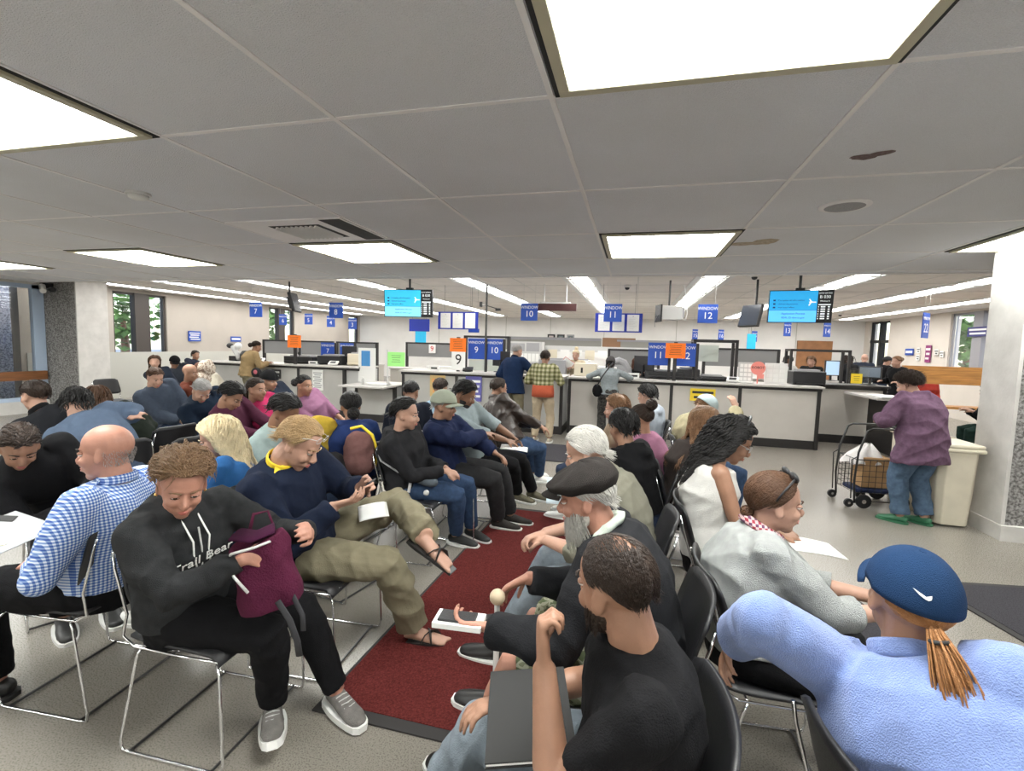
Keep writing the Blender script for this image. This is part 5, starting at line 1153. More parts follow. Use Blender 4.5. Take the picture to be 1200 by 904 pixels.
# drawstrings, lettering and zip on the hoodie
T = i['top']; nk, fC, lC, uC = i['neck'], i['fC'], i['lC'], i['uC']; ch = i['chest']
def onchest(l, dz, o=.155): return ch+lC*l+uC*dz+fC*o
G().tube([nk+fC*.075+lC*.03-uC*.0, onchest(.03,.10,.150), onchest(.025,.03,.158), onchest(.035,-.05,.17)], .0035, 6).tube([nk+fC*.075-lC*.03, onchest(-.03,.10,.150), onchest(-.03,.04,.158), onchest(-.02,-.03,.168)], .0035, 6).obj('drawstring', m_white, T, smooth=True)
G().tube([onchest(0,.14,.128), onchest(0,.06,.155), onchest(0,-.03,.165), onchest(0,-.12,.172)], .0035, 6).obj('zip', m_lgrey, T)
tx = text('lettering', 'Trail Bear', .058, m_white, T, (0,0,0)); RR = Matrix((-(-lC), uC, fC)).transposed(); RR = Matrix((lC, uC, -fC)).transposed(); RR = Matrix((lC, uC, lC.cross(uC))).transposed()
tx.rotation_euler = RR.to_euler(); tx.location = onchest(.0,.015,.168)
for s_ in (1,-1): G().ell(i['FR'](-.005,s_*.079,-.042), .006, n=8, m=6).obj('pearl_earring', mat('gold', (.8,.55,.2), .25, 1.), i['P'], smooth=True)
# maroon backpack
m_bag = J('maroon_nylon', (.135,.014,.055), .15, .5, 120)
t = item('backpack', 'maroon backpack with grey drawcord standing on the hoodie wearer\'s lap', 'backpack', (-1.31,1.50,.645)); t.rotation_euler = (.12,-.18,.5); t.scale = (.86,.9,.84)
g = G()
def bpf(u, v):
    a = u*2*pi; w_ = .13*(1-.18*v**3)*(1+.05*sin(3*a)); d_ = .085*(1-.35*v**2); ca, sa = cos(a), sin(a)
    return (w_*abs(ca)**.7*(1 if ca > 0 else -1)+.008*sin(9*v+a), d_*abs(sa)**.7*(1 if sa > 0 else -1), -.015+.33*v+.02*ca*v)
P_ = [Vector(bpf(u/28, 0)) for u in range(28)]; g.grid(bpf, 28, 14); g.add([P_[k] for k in range(28)], [tuple(range(28))]); Q_ = [Vector(bpf(u/28, 1)) for u in range(28)]
g.add(Q_+[Vector((0,0,.30))], [(k,(k+1)%28,28) for k in range(28)])
bake(g, 'bag_body', m_bag, t, .008, 3, fold=.006, sd=4)
G().tube([(.09,-.03,.31),(.02,-.10,.33),(-.07,-.09,.32),(-.10,-.04,.28),(-.08,-.10,.22),(-.04,-.115,.14)], .006, 8).obj('drawcord', m_lgrey, t, smooth=True)
G().tube([(-.05,.08,.30),(-.02,.12,.38),(.04,.12,.38),(.06,.08,.31)], [(.012,.004)]*4, 8).obj('top_handle', m_bag, t, smooth=True)
G().tube([(.05,-.09,.05),(.09,-.13,-.03),(.10,-.14,-.13),(.09,-.13,-.22)], [(.014,.003)]*4, 6, hint=(0,1,0)).tube([(.1,-.05,.04),(.14,-.12,-.03),(.13,-.13,-.10)], [(.012,.003)]*3, 6, hint=(0,1,0)).obj('strap', mat('black_webbing', (.03,.03,.035), .8), t, smooth=True)
G().tube([(-.08,.03,.345),(0,.0,.33),(.08,.02,.34)], [(.05,.012)]*3, 10).obj('flap', J('maroon_inner', (.08,.01,.05), .15), t, smooth=True)

chair(-1.57, 2.14, 3, 'black stacking chair under the man with one leg crossed')
i = person('older man in a navy fleece with yellow collar, legs crossed, looking at his phone', -1.66, 2.12, 4, 0, lsc=1.10, fat=.45, skn='fair', lean=8, hunch=26, side=-14, twist=-6, sc=1.04,
    head=(6,34,-2), hair=dict(c='dirty_blonde', kind='short', n=1100, puff=.12, len=.06, line=(50,94,120)), handL=('w',-1.33,2.15,.90), handR=('w',-1.36,1.98,.86), poleL=(-.3,.8,-.6), poleR=(-.3,-.5,-.9), dirL=(.7,-.35,.45), dirR=(.85,.15,.25), palmL=(-.35,-.75,-.2), palmR=(-.2,.35,.9), curlR=.5, curlL=.6,
    ankR=('w',-1.12,2.34,.085), kneeR=(.8,-.15,.9), ankL=('w',-1.00,2.24,.66), kneeL=(.3,1.0,.35), footR=0, footL=-10, fpitL=28,
    top=dict(m=m_navyf, name='fleece', collar=m_yel, inf=.03, fold=.008, fs=.8), legs=dict(m=m_khaki, inf=.024, fold=.010, flare=.012, fs=.8), shoe=dict(m=m_shoeb, kind='sandal'), specs=dict(up=1., m=m_lgrey, name='glasses_on_hair'), group='people in the front left row')
phone('black phone held by the man in the navy fleece', i, 'L', (.07,-.02,.0), (0,-.7,.1))
sheet('folded white paper on the crossed leg of the man in khaki trousers', (-1.38,2.36,.70), (.35,-.1,.6), .16, .13)

chair(-1.85, 2.82, -12, 'empty black stacking chair beside the man in the navy fleece')
chair(-1.60, 3.42, 0, 'black stacking chair under the woman with the grey belt bag')
i = person('woman in a black jacket and jeans with a grey belt bag, hands on her lap', -1.70, 3.42, -4, 1, fem=True, fat=.4, skn='fair', lean=4, hunch=12, side=-5, head=(14,6,0), hair=dict(c='black', kind='short', puff=.2, len=.08, line=(50,85,124)),
    handL=('w',-1.38,3.44,.68), handR=('w',-1.36,3.36,.68), dirR=(.7,.5,-.2), dirL=(.7,-.5,-.2), ankR=('w',-1.36,3.62,.09), ankL=('w',-1.28,3.78,.09), footR=-5, footL=-20, top=dict(m=J('black_jacket', (.028,.028,.032), .2), name='jacket', hood=True, inf=.024, fold=.006), legs=dict(m=m_denim), shoe=dict(m=m_shoeb), group='people in the long left row')
t = item('belt_bag', 'grey belt bag with strap on the jeans of the woman in the black jacket', 'bag', (-1.50,3.30,.60)); t.rotation_euler = (0,.2,0)
bake(G().ell((0,0,.02), (.11,.05,.055)), 'pouch', J('steel_blue_nylon', (.18,.22,.26), .15), t, .009, 2, fold=.004); G().tube([(-.05,-.03,.03),(-.18,-.10,.05),(-.32,-.12,.10),(-.40,-.05,.15)], [(.02,.004)]*4, 8).obj('strap', m_grey, t, smooth=True)
G().ell((.06,-.07,-.05), .022).obj('tassel', m_lgrey, t, smooth=True); G().b2(-.09,-.07,-.07,-.06,-.09,.03).obj('key_tag', m_lgrey, t)

chair(-1.46, 3.92, 0, 'black stacking chair under the man in the pale green cap')
i = person('older man in a pale green cap and navy jacket with arms folded on his lap', -1.56, 3.92, -2, 1, skn='tan', fat=.3, lean=2, hunch=10, side=-6, sc=1.02, head=(8,5,0), hair=dict(c='grey', kind='thin', line=(58,96,120)), cap=('ball', J('pale_green_cap', (.42,.46,.36), .05)), handR=('w',-1.25,3.98,.86), handL=('w',-1.08,3.90,.70), dirR=(.3,.9,0), poleR=(.4,-.9,-.2),
    ankR=('w',-1.12,4.06,.09), ankL=('w',-1.05,4.22,.09), top=dict(m=J('navy_jacket', (.018,.030,.095), .2), name='jacket', collar=m_navyf, inf=.028, fold=.008), legs=dict(m=m_charp, inf=.02), shoe=dict(m=J('dark_grey_boot', (.06,.055,.05), .2)), group='people in the long left row')
chair(-1.42, 4.48, 0, 'black stacking chair under the bearded man in the pale denim shirt')
i = person('bearded man in a pale denim shirt looking down at papers', -1.50, 4.48, -8, 1, skn='brown', lean=8, hunch=16, sc=1.04, head=(8,26,0), hair=dict(c='black', kind='short', puff=.2, len=.07), beard=dict(c='black'), handR=('w',-1.12,4.42,.72), handL=('w',-1.08,4.52,.72), ankR=('w',-1.14,4.86,.09), ankL=('w',-1.0,4.98,.09), footR=-10, footL=-8,
    top=dict(m=J('pale_denim', (.33,.40,.42), .12), name='shirt', sleeve='half', inf=.018), legs=dict(m=m_blkp), shoe=dict(m=m_shoek), group='people in the long left row')
phone('phone in the hands of the bearded man', i, 'L', (.08,-.03,.03)); sheet('white folder on the lap of the bearded man', (-1.08,4.42,.665), (0,.1,.2), .26, .2, n=4)
sunglasses = glasses  # (hung at the collar)
G().tube([i['neck']+i['fC']*.10+V(0,-.03,-.08), i['neck']+i['fC']*.115+V(0,0,-.12), i['neck']+i['fC']*.12+V(0,.02,-.18)], .006, 6).obj('hanging_glasses', m_blk, i['top'])
chair(-1.42, 5.15, 12, 'black stacking chair under the man in the dark brown leather jacket')
i = person('man in a dark brown leather jacket seated with his back half turned', -1.32, 5.15, 42, 1, skn='tan', fat=.35, lean=14, hunch=18, head=(6,10,0), hair=dict(c='dark_brown', kind='short', puff=.08, len=.035, line=(40,96,122)), handR=(.34,-.10,.74), handL=(.34,.06,.74), ankR=('w',-1.05,5.6,.09), ankL=('w',-1.15,5.75,.09), footR=-20,
    top=dict(m=mat('brown_leather', (.030,.020,.016), .38, var=.3, vscale=12, bump=.4, bscale=60), name='leather_jacket', collar=mat('brown_leather'), inf=.03, fold=.012), legs=dict(m=m_denim), shoe=dict(m=m_shoew), group='people in the long left row')
# --- second left row, facing away (towards the left wall) -----------------------------------
chair(-2.43, 1.64, 184, 'black stacking chair under the bald man in the checked shirt')
i = person('bald man in a blue and white checked shirt seen from behind', -2.32, 1.62, 184, 0, skn='ruddy', fat=.35, lean=-12, hunch=4, side=10, twist=14, sc=1.06, head=(24,4,2), hair=None, handL=('w',-2.46,1.46,.66), handR=('w',-2.68,1.75,.68), poleL=(.2,.5,-1), dirL=(.9,-.1,-.2),
    ankL=('w',-2.72,1.42,.09), ankR=('w',-2.40,1.96,.09), footL=12, footR=-30, top=dict(m=checks('blue_white_check', (.025,.08,.33), (.62,.68,.78), .0125, two=(.18,.28,.52)), name='shirt', inf=.022, fold=.008, fs=.7, collar=MATS['blue_white_check']), legs=dict(m=m_blkp, inf=.016), shoe=dict(m=m_shoeb, lace=m_blkm, sole=m_blkm), group='people in the second left row')
rs_ = random.Random(3); g = G()
for k in range(420):
    az_ = rs_.uniform(1.7, 4.6); zz = rs_.uniform(-.05, .012); p_ = V(-.012+.0945*cos(az_)*(1-.35*max(0,-zz-.0)/.08), .0755*sin(az_)*(1-.12*max(0,-zz)/.06), zz); p2 = p_*1.03+V(0,0,-.006); g.tube([i['FR'](*p_), i['FR'](*p2)], .0009, 3, caps=False)
g.obj('hair_stubble', hairm('grey', HAIR['grey']), i['P'], recalc=False)
t = item('plastic_folder', 'clear plastic folder of papers on the checked-shirt man\'s lap', 'folder', (-2.83,1.52,.70)); t.rotation_euler = (.1,.25,.15)
G().box((0,0,.0),(.24,.32,.006)).obj('papers', m_white, t); G().box((0,0,.006),(.26,.34,.003)).obj('cover', mat('clear_film', (.8,.82,.84), .1, trans=.6), t); G().box((.02,-.06,.009),(.14,.02,.002),rz=.3).obj('label_strip', m_beige, t); G().box((-.1,.1,.0095),(.08,.05,.002),rz=.5).obj('marker_strip', m_print, t)
chair(-2.38, 2.24, 186, 'black stacking chair under the woman with long wavy blonde hair')
i = person('woman with long wavy blonde hair in a bright blue top seen from behind', -2.26, 2.22, 190, 0, fem=True, fat=.3, skn='fair', lean=2, hunch=10, twist=20, head=(20,18,0), hair=dict(c='blonde', kind='long', n=1100, puff=.2, len=.36, curl=.012, kw=32, line=(62,98,128), thick=1.7), handL=(.25,.1,.62), handR=(.25,-.1,.62),
    top=dict(m=J('bright_blue', (.02,.16,.46), .1), name='top', inf=.016), legs=dict(m=m_denimd), shoe=dict(m=m_shoew), group='people in the second left row')
chair(-2.55, 2.98, 180, 'black stacking chair under the dark-haired man in the pale teal shirt')
i = person('dark-haired man in a pale teal shirt bending over, behind the man in the navy fleece', -2.42, 2.98, -10, 1, skn='brown', lean=18, hunch=18, head=(10,28,0), hair=dict(c='black', kind='short', puff=.2, len=.06), handL=(.4,.1,.7), handR=(.4,-.1,.7), top=dict(m=J('pale_teal', (.35,.45,.44), .08), sleeve='short', inf=.02), legs=dict(m=m_denimd), shoe=dict(m=m_shoeb), group='people in the second left row')
chair(-2.28, 3.50, 175, 'black stacking chair under the woman with the low black bun')
i = person('woman with a low black bun in a yellow and blue top seen from behind', -2.22, 3.46, 118, 1, fem=True, skn='tan', fat=.2, lean=0, hunch=8, head=(14,4,0), hair=dict(c='black', kind='bun', bun=(-.125,0,-.05), bunr=.045, puff=.10, line=(62,94,124)), specs=dict(m=m_bar), handL=(.3,.1,.66), handR=(.3,-.1,.66), top=dict(m=J('royal_blue', (.02,.05,.2), .1), name='top', inf=.02), legs=dict(m=m_denimd), shoe=dict(m=m_shoeb), group='people in the second left row')
t = item('yellow_scarf', 'bright yellow scarf over the left shoulder of the woman with the low black bun', 'scarf', (-2.40,3.30,1.0)); 
bake(G().ell((0,0,-.05),(.13,.07,.12),rotm(30,0,20)).ell((-.02,.02,-.17),(.10,.05,.14),rotm(30,0,10)), 'cloth', J('yellow_cloth', (.75,.50,.02), .1), t, .011, 2, fold=.008)
t = item('backpack', 'dusty pink backpack with a yellow edge on the chair back, before the low black bun', 'backpack', (-2.02,3.24,.68)); t.rotation_euler = (0,0,.45)
bake(G().ell((0,0,.12),(.13,.075,.17)).ell((0,.0,.05),(.14,.08,.12)), 'bag_body', J('dusty_pink', (.30,.14,.13), .15), t, .011, 2, fold=.008); G().tube([(.12,0,.0),(.14,0,.12),(.10,0,.25),(.02,0,.32),(-.06,0,.30)], .012, 8).obj('piping', m_yel, t, smooth=True)
chair(-2.20, 4.55, 178, 'black stacking chair under the short-haired man in the dark navy jacket')
person('short-haired man in a dark navy jacket partly seen behind the pale green cap', -2.24, 4.5, 100, 1, skn='tan', lean=8, hunch=16, head=(-6,14,0), hair=dict(c='black', kind='short', puff=.07, len=.02), top=dict(m=J('dark_navy', (.016,.02,.035), .1), name='jacket', inf=.024), legs=dict(m=m_blkp), shoe=dict(m=m_shoeb), group='people in the second left row')
chair(-2.10, 5.35, 178, 'black stacking chair under the dark-haired man beneath the tan poster')
person('dark-haired man in a light blue shirt, half hidden beneath the tan counter poster', -2.12, 5.3, 80, 1, skn='tan', lean=8, hunch=14, head=(0,10,0), hair=dict(c='dark_brown', kind='short', puff=.1, len=.04), top=dict(m=J('light_blue', (.30,.45,.62), .1), name='shirt', inf=.02), legs=dict(m=m_denimd), shoe=dict(m=m_shoeb), group='people in the second left row')
# --- right of the runner, facing left -----------------------------------------------------------
chair(-.05, 1.12, 182, 'black stacking chair under the man in the black t-shirt')
i = person('man in a black t-shirt with glasses and thinning dark hair, chin on his hand', .02, 1.14, 176, 0, skn='tan', fat=.15, lean=6, hunch=20, side=-2, twist=12, sc=1.02, head=(-34,10,-4), hair=dict(c='dark_brown', kind='short', n=2600, puff=.035, len=.026, line=(44,95,122), crown=40, thin=.55, thick=.55, mess=.35, curl=.0005), beard=dict(c='dark_brown', len=.008), specs={},
    handL=('w',-.17,1.04,.92), handR=('w',-.30,1.26,.64), poleL=(-.2,.35,-1), dirL=(.15,-.25,1.0), palmL=(-.9,-.3,.1), curlL=1.15, poleR=(-.2,-.6,-.7), ankL=('w',-.60,1.02,.1), ankR=('w',-.60,1.32,.1), top=dict(m=m_blkc, name='t_shirt', sleeve='short', inf=.016, fold=.006), legs=dict(m=m_lden, inf=.022, fold=.009), shoe=dict(m=m_shoew, lace=m_white), group='people right of the runner')
t = item('black_folder', 'flat black folder lying on the lap of the man in the black t-shirt', 'folder', (-.23,1.19,.672)); t.rotation_euler = (0,-.10,.25)
G().box((0,0,.006),(.22,.32,.004)).obj('cover', m_blkm, t, bevel=.001); G().box((0,.0,.0),(.215,.315,.006)).obj('papers', m_white, t); G().box((0,0,-.006),(.22,.32,.004)).obj('back_cover', m_blkm, t)
chair(-.01, 1.70, 180, 'black stacking chair under the white-bearded man in the flat cap')
i = person('white-bearded man in a dark flat cap and black jacket with camouflage shorts', .06, 1.72, 176, 0, skn='ruddy', fat=.3, lean=6, hunch=20, twist=0, sc=1.02, head=(4,14,0), hair=dict(c='white', kind='thin', n=1100, puff=.07, len=.05, line=(70,98,128), mess=.3), beard=dict(c='white', len=.06), cap=('flat', J('charcoal_wool', (.050,.043,.040), .25, .7, 400)),
    handL=('w',-.44,1.50,.69), handR=('w',-.38,1.82,.72), poleL=(-.2,.5,-.9), dirL=(.95,.1,-.05), palmL=(0,-.6,.8), dirR=(.75,.1,-.5), curlL=.7, ankL=('w',-.50,1.60,.1), ankR=('w',-.52,1.95,.1), top=dict(m=J('black_shell', (.022,.023,.027), .2, .3, 200), name='jacket', inf=.032, fold=.010, fs=.8), legs=dict(m=patches('camouflage', [(.08,.09,.045),(.30,.32,.20),(.55,.56,.42),(.16,.2,.10)], 22), len='short', inf=.028, name='shorts'), shoe=dict(m=m_shoeb), group='people right of the runner')
t2 = G(); nk, uC, fC, lC = i['neck'], i['uC'], i['fC'], i['lC']
bake(G().tube([nk+lC*.075*cos(a)+fC*.078*sin(a)+uC*(.008-.03*sin(a)-.012*(1-abs(cos(a)))) for a in [k*2*pi/14 for k in range(14)]], [(.028,.02)]*14, 10, closed=True).tube([nk+fC*.08+lC*.03-uC*.02, nk+fC*.12-uC*.10+lC*.02, nk+fC*.14-uC*.18], [.03,.028,.02], 10), 'towel_collar', J('pale_mint', (.55,.62,.54), .06, .6, 400), i['P'], .007, 3, fold=.006)
t = item('phone_box', 'small white boxed phone in the hand of the man in the flat cap', 'boxed phone', (-.545,1.50,.705)); t.rotation_euler = (0,0,.08)
G().b2(-.085,.085,-.045,.045,-.02,.0).obj('box', m_white, t, bevel=.002); G().b2(-.07,.06,-.034,.034,.0,.008).obj('phone_body', m_blk, t, bevel=.004)
t = item('walking_cane', 'cane with a pale round knob between the hands of the man in the flat cap', 'cane', (-.46,1.68,0)); G().ell((0,0,.70), .03).obj('knob', mat('pale_wood', (.5,.4,.28), .5), t, smooth=True); G().tube([(0,0,0),(0,0,.69)], .011, 8).obj('shaft', m_lgrey, t)
chair(-.06, 2.44, 180, 'black stacking chair under the white-haired man in the olive shirt')
i = person('white-haired man in an olive shirt and pale jeans with clasped hands', .02, 2.42, 178, 0, skn='fair', fat=.3, lean=8, hunch=20, head=(2,22,0), hair=dict(c='white', kind='short', n=1500, puff=.13, len=.08, line=(54,95,124), mess=.25, curl=.0006), handL=('w',-.40,2.36,.66), handR=('w',-.42,2.42,.67), dirL=(.8,-.5,-.2), dirR=(.8,.5,-.2), curlL=.7, curlR=.7, ankL=('w',-.62,2.30,.09), ankR=('w',-.60,2.60,.09), sc=1.02,
    top=dict(m=J('olive_grey', (.26,.25,.19), .08), name='shirt', sleeve='half', inf=.024, fold=.008), legs=dict(m=m_lden), shoe=dict(m=m_shoeb), group='people right of the runner')
sheet('pale blue paper held up in front of the white-haired man', (-.36,2.62,.84), (1.0,.1,.3), .17, .15, mat('pale_blue_paper', (.62,.74,.82), .7))
chair(.02, 3.36, 182, 'navy-backed stacking chair under the young man in the black hooded top')
i = person('young man with black hair in a black hooded top seen from behind', .08, 3.32, 150, 1, skn='tan', lean=2, hunch=12, head=(-20,6,0), hair=dict(c='black', kind='short', puff=.2, len=.06, n1=500, line=(55,97,130)), handL=(.3,.1,.66), handR=(.3,-.1,.66), top=dict(m=m_blkc, name='hooded_top', hood=True, inf=.02), legs=dict(m=m_denimd), shoe=dict(m=m_shoew), group='people right of the runner')
chair(.06, 4.0, 182, 'stacking chair under the person in the pink jacket')
i = person('person in a pink jacket with dark hair in a high bun', .14, 3.95, 155, 1, fem=True, skn='tan', lean=2, hunch=8, head=(0,4,0), hair=dict(c='dark_brown', kind='bun', bun=(-.09,0,.115), bunr=.042, puff=.06), top=dict(m=J('rose_pink', (.50,.20,.33), .1), name='jacket', inf=.024, hood=False), legs=dict(m=m_denimd), shoe=dict(m=m_shoew), group='people right of the runner')
chair(-.22, 4.54, 180, 'stacking chair under the tan-haired person hidden behind the black hooded top')
person('tan-haired person mostly hidden behind the young man in the black hooded top', -.16, 4.5, 170, 1, fem=True, skn='fair', lean=4, hunch=10, head=(0,8,0), hair=dict(c='light_brown', kind='bob', puff=.18, len=.2), top=dict(m=J('tan_knit', (.42,.30,.2), .1), inf=.02), legs=dict(m=m_denimd), shoe=dict(m=m_shoew), group='people right of the runner')
chair(.12, 5.62, 180, 'stacking chair under the child in the pale grey hoodie')
i = person('young person in a pale grey hoodie with tousled black hair', .20, 5.6, 140, 1, skn='fair', lean=4, hunch=12, head=(10,8,0), sc=.97, hair=dict(c='black', kind='short', puff=.24, len=.07, curl=.006), top=dict(m=J('pale_grey_fleece', (.40,.45,.52), .1), name='hoodie', hood=True, inf=.022), legs=dict(m=m_denimd), shoe=dict(m=m_shoew), group='people right of the runner')
# --- right row facing right ------------------------------------------------------------------------
chair(.74, 1.12, 14, 'black stacking chair with a light blue fleece sleeve over its back')
m_fleece = J('periwinkle_fleece', (.25,.37,.78), .1, .7, 300, .3)
i = person('person in a light blue fleece and navy cap with a ponytail, seen from behind', .80, 1.16, 12, 0, fem=True, fat=.35, skn='tan', lean=-6, hunch=10, side=8, twist=40, sc=1.0, shz=1.10, head=(76,-4,4), hair=dict(c='ginger', kind='ponytail', n=700, puff=.05, bun=(-.118,0,.0), tail=.25, taildir=(.15,-.3,-1), line=(60,96,120), thick=.9), cap=('ball', J('navy_cap', (.012,.055,.16), .06, .5, 500)),
    handL=('w',.33,1.50,.80), poleL=(-1,.1,.5), handR=('w',1.02,1.30,.66), poleR=(.2,-1,-.4), dirL=(-.3,0,-.9), ankL=('w',1.2,1.2,.09), ankR=('w',1.2,.95,.09), top=dict(m=m_fleece, name='fleece', collar=m_fleece, inf=.046, fold=.010, fs=.6, hem=.02), legs=dict(m=m_denimd), shoe=dict(m=m_shoeg), face=True, group='people in the right row')
# swoosh marks on cap
FRn = i['FR']; capo = [c for c in i['P'].children if c.name.startswith('cap')][0]
def capsurf(az, pol, k=1.0): return FRn(-.008+.098*1.145*k*sin(pol)*cos(az), .08*1.145*k*sin(pol)*sin(az), .036+.086*1.14*k*cos(pol))
def swoosh(az0, pol0, sc_, flip=1):
    top = [(-1.0,.42),(-.86,.16),(-.7,.07),(-.5,.06),(0,.2),(1.0,.62)]; bot = [(1.0,.62),(.2,.12),(-.35,-.13),(-.7,-.2),(-.95,-.07),(-1.02,.15)]
    pts = [(a*flip, b) for a, b in top+bot[1:]]
    vs = [capsurf(az0+a*sc_/.09, pol0-b*sc_/.09, 1.012) for a, b in pts]; n = len(vs); cc = sum(vs, Vector())/n
    g = G(); g.add(vs+[cc], [(k,(k+1) % n,n) for k in range(n)]); g.obj('tick_mark', m_white, capo, recalc=False)
swoosh(pi-.38, RD(70), .018, -1); swoosh(.0, RD(62), .018, 1)
chair(.57, 1.96, 4, 'black stacking chair under the woman in the grey sweater')
i = person('woman in a grey sweater with sunglasses on her hair, turning to talk', .46, 1.96, 2, 0, fem=True, fat=.45, skn='fair', lean=4, hunch=14, side=-6, twist=-4, sc=.98, head=(4,4,2), hair=dict(c='brown', kind='bun', bun=(-.088,0,-.045), bunr=.022, n=1200, puff=.09, line=(52,93,124)), handR=('w',.94,1.92,.74), handL=('w',.96,2.06,.72), dirR=(.7,.1,-.5), ankL=(.42,.1,.09), ankR=(.42,-.1,.09),
    top=dict(m=J('heather_grey', (.46,.48,.47), .15, .7, 350), name='sweater', sleeve='half', inf=.03, fold=.007), legs=dict(m=m_blkp), shoe=dict(m=m_shoeb), group='people in the right row')
FRg = i['FR']; g = G()
for y in (-.036,.036): g.ell(FRg(.038,y,.118), (.012,.03,.022), i['hm'] @ Matrix.Rotation(-.5,3,'Y'), 14, 8)
g.tube([FRg(.03,-.062,.115), FRg(-.01,-.083,.07), FRg(-.03,-.084,.03)], .004, 6).tube([FRg(.03,.062,.115), FRg(-.01,.083,.07), FRg(-.03,.084,.03)], .004, 6).tube([FRg(.045,-.01,.122), FRg(.045,.01,.122)], .004, 6)
g.obj('sunglasses_on_hair', m_blk, i['P'], smooth=True)
G().tube([i['neck']+i['lC']*.075*cos(a)+i['fC']*.075*sin(a)+i['uC']*(.022-.02*sin(a)) for a in [k*2*pi/16 for k in range(16)]], [(.012,.02)]*16, 8, closed=True).obj('plaid_collar', checks('red_plaid', (.25,.02,.04), (.10,.03,.08), .02, two=(.5,.35,.35), axes=(0,2)), i['P'], smooth=True)
for k, m_ in enumerate((mat('gold', (.8,.55,.2), .25, 1.), m_woodd, m_lgrey)):
    a_, e_, w_, _ = i['arms']['R']; d_ = (w_-e_).normalized(); s1, u1 = basis(d_); cc = w_-d_*(.012+.018*k); G().tube([cc+(s1*cos(q*pi/6)+u1*sin(q*pi/6))*.032 for q in range(12)], .005, 6, closed=True).obj('bracelet', m_, i['P'], smooth=True)
chair(.55, 2.76, 0, 'black stacking chair under the woman with curly black hair')
i = person('woman with long curly black hair in a white sleeveless top looking down', .44, 2.76, 0, 0, fem=True, fat=.3, skn='tan', lean=4, hunch=18, side=-2, sc=1.0, head=(-6,26,0), hair=dict(c='black', kind='curly', n=900, puff=.2, len=.36, curl=.017, kw=58, line=(58,96,128), thick=2.0), specs=dict(m=m_lgrey), handR=(.34,-.06,.70), handL=(.34,.08,.70), dirR=(.8,.5,-.1),
    top=dict(m=J('white_knit', (.62,.61,.58), .05, .5), sleeve='none', inf=.014), legs=dict(m=m_blkp), shoe=dict(m=m_shoeb), group='people in the right row')
FRc = i['FR']; G().tube([FRc(-.012+.114*cos(a)*0+.02, .098*cos(a), .045+.112*sin(a)) for a in [pi*k/14 for k in range(15)]], [(.010,.006)]*15, 8).obj('headband', m_blk, i['P'], smooth=True)
sheet('white papers on the lap of the curly-haired woman', (.92,2.70,.66), (0,.1,.1), .26, .2, n=3)
chair(.46, 3.5, 0, 'black stacking chair under the woman with long straight light brown hair')
i = person('woman with long straight light brown hair seen from behind', .36, 3.48, 25, 1, fem=True, skn='fair', lean=4, hunch=10, head=(5,10,0), hair=dict(c='light_brown', kind='long', n1=700, puff=.13, len=.38, thick=.8), handL=(.3,.15,.66), top=dict(m=J('brown_tank', (.06,.045,.04), .1), sleeve='short', inf=.016), legs=dict(m=m_blkp), shoe=dict(m=m_shoeb), group='people in the right row')
chair(.66, 4.86, 0, 'black stacking chair under the person in the tan jacket and pale blue cap')
i = person('person in a tan jacket and pale blue cap with one hand raised to the cap', .56, 4.84, 20, 1, skn='fair', lean=20, hunch=22, head=(0,40,0), hair=dict(c='light_brown', kind='thin'), cap=('ball', J('pale_blue_cap', (.42,.52,.55), .06)), handR=(.42,-.02,1.10), dirR=(-.2,.4,1), poleR=(.3,-.8,-.6), top=dict(m=J('tan_jacket', (.46,.40,.24), .08), name='jacket', inf=.036), legs=dict(m=m_denim), shoe=dict(m=m_shoew), group='people in the right row')

# --- left mid-ground ---------------------------------------------------------------------------------
def seated(lab, x, y, az, clab=None, caz=None, **k):
    if clab: chair(x+.10*cos(RD(az)), y+.10*sin(RD(az)), az if caz is None else caz, clab)
    k.setdefault('skn', 'tan'); k.setdefault('legs', dict(m=m_denimd)); k.setdefault('shoe', dict(m=m_shoeb)); return person(lab, x, y, az, k.pop('lod', 1), **k)
seated('woman with black hair in a slate blue sweater leaning on her arm', -3.96, 2.88, 150, 'black stacking chair under the woman in the slate blue sweater', fem=True, fat=1.0, lean=14, hunch=26, side=-10, head=(-10,26,0), shz=1.1, hips=1.2, skn='fair', hair=dict(c='black', kind='bob', puff=.22, len=.10, curl=.008), handR=('w',-3.98,3.02,.97), poleR=(.2,-1,-.3), dirR=(.4,-.6,.3), handL=(.36,.1,.68), top=dict(m=J('slate_blue', (.13,.19,.30), .1, .5), name='sweater', inf=.03, hem=.02), legs=dict(m=J('sage_green', (.20,.21,.16), .1)), group='people in the far left rows')
seated('dark-haired man in a black jacket looking left, in front of the concrete pillar', -4.55, 3.05, 165, 'black stacking chair under the man in the black jacket before the pillar', fat=.3, lean=0, hunch=8, head=(20,6,0), skn='fair', hair=dict(c='dark_brown', kind='short', puff=.12, len=.04), top=dict(m=J('black_parka', (.022,.024,.03), .1), name='jacket', inf=.034, collar=m_blkc), group='people in the far left rows')
seated('man in a black polo bent over his phone at the far left edge', -3.32, 2.15, -28, 'black stacking chair under the man in the black polo', lean=24, hunch=26, head=(5,38,0), hair=dict(c='dark_brown', kind='short', puff=.09, len=.03), handL=(.46,.05,.70), handR=(.44,-.06,.68), dirL=(.8,-.5,.1), dirR=(.8,.5,.1), palmL=(-.2,-.3,.8), palmR=(-.2,.3,.8), top=dict(m=m_blkc, name='polo_shirt', inf=.022), legs=dict(m=m_blkp), group='people in the far left rows')
G().ell((0,0,0),(.03,.03,.012)).obj('tmp_badge', m_red); bpy.data.objects.remove(bpy.data.objects['tmp_badge'])
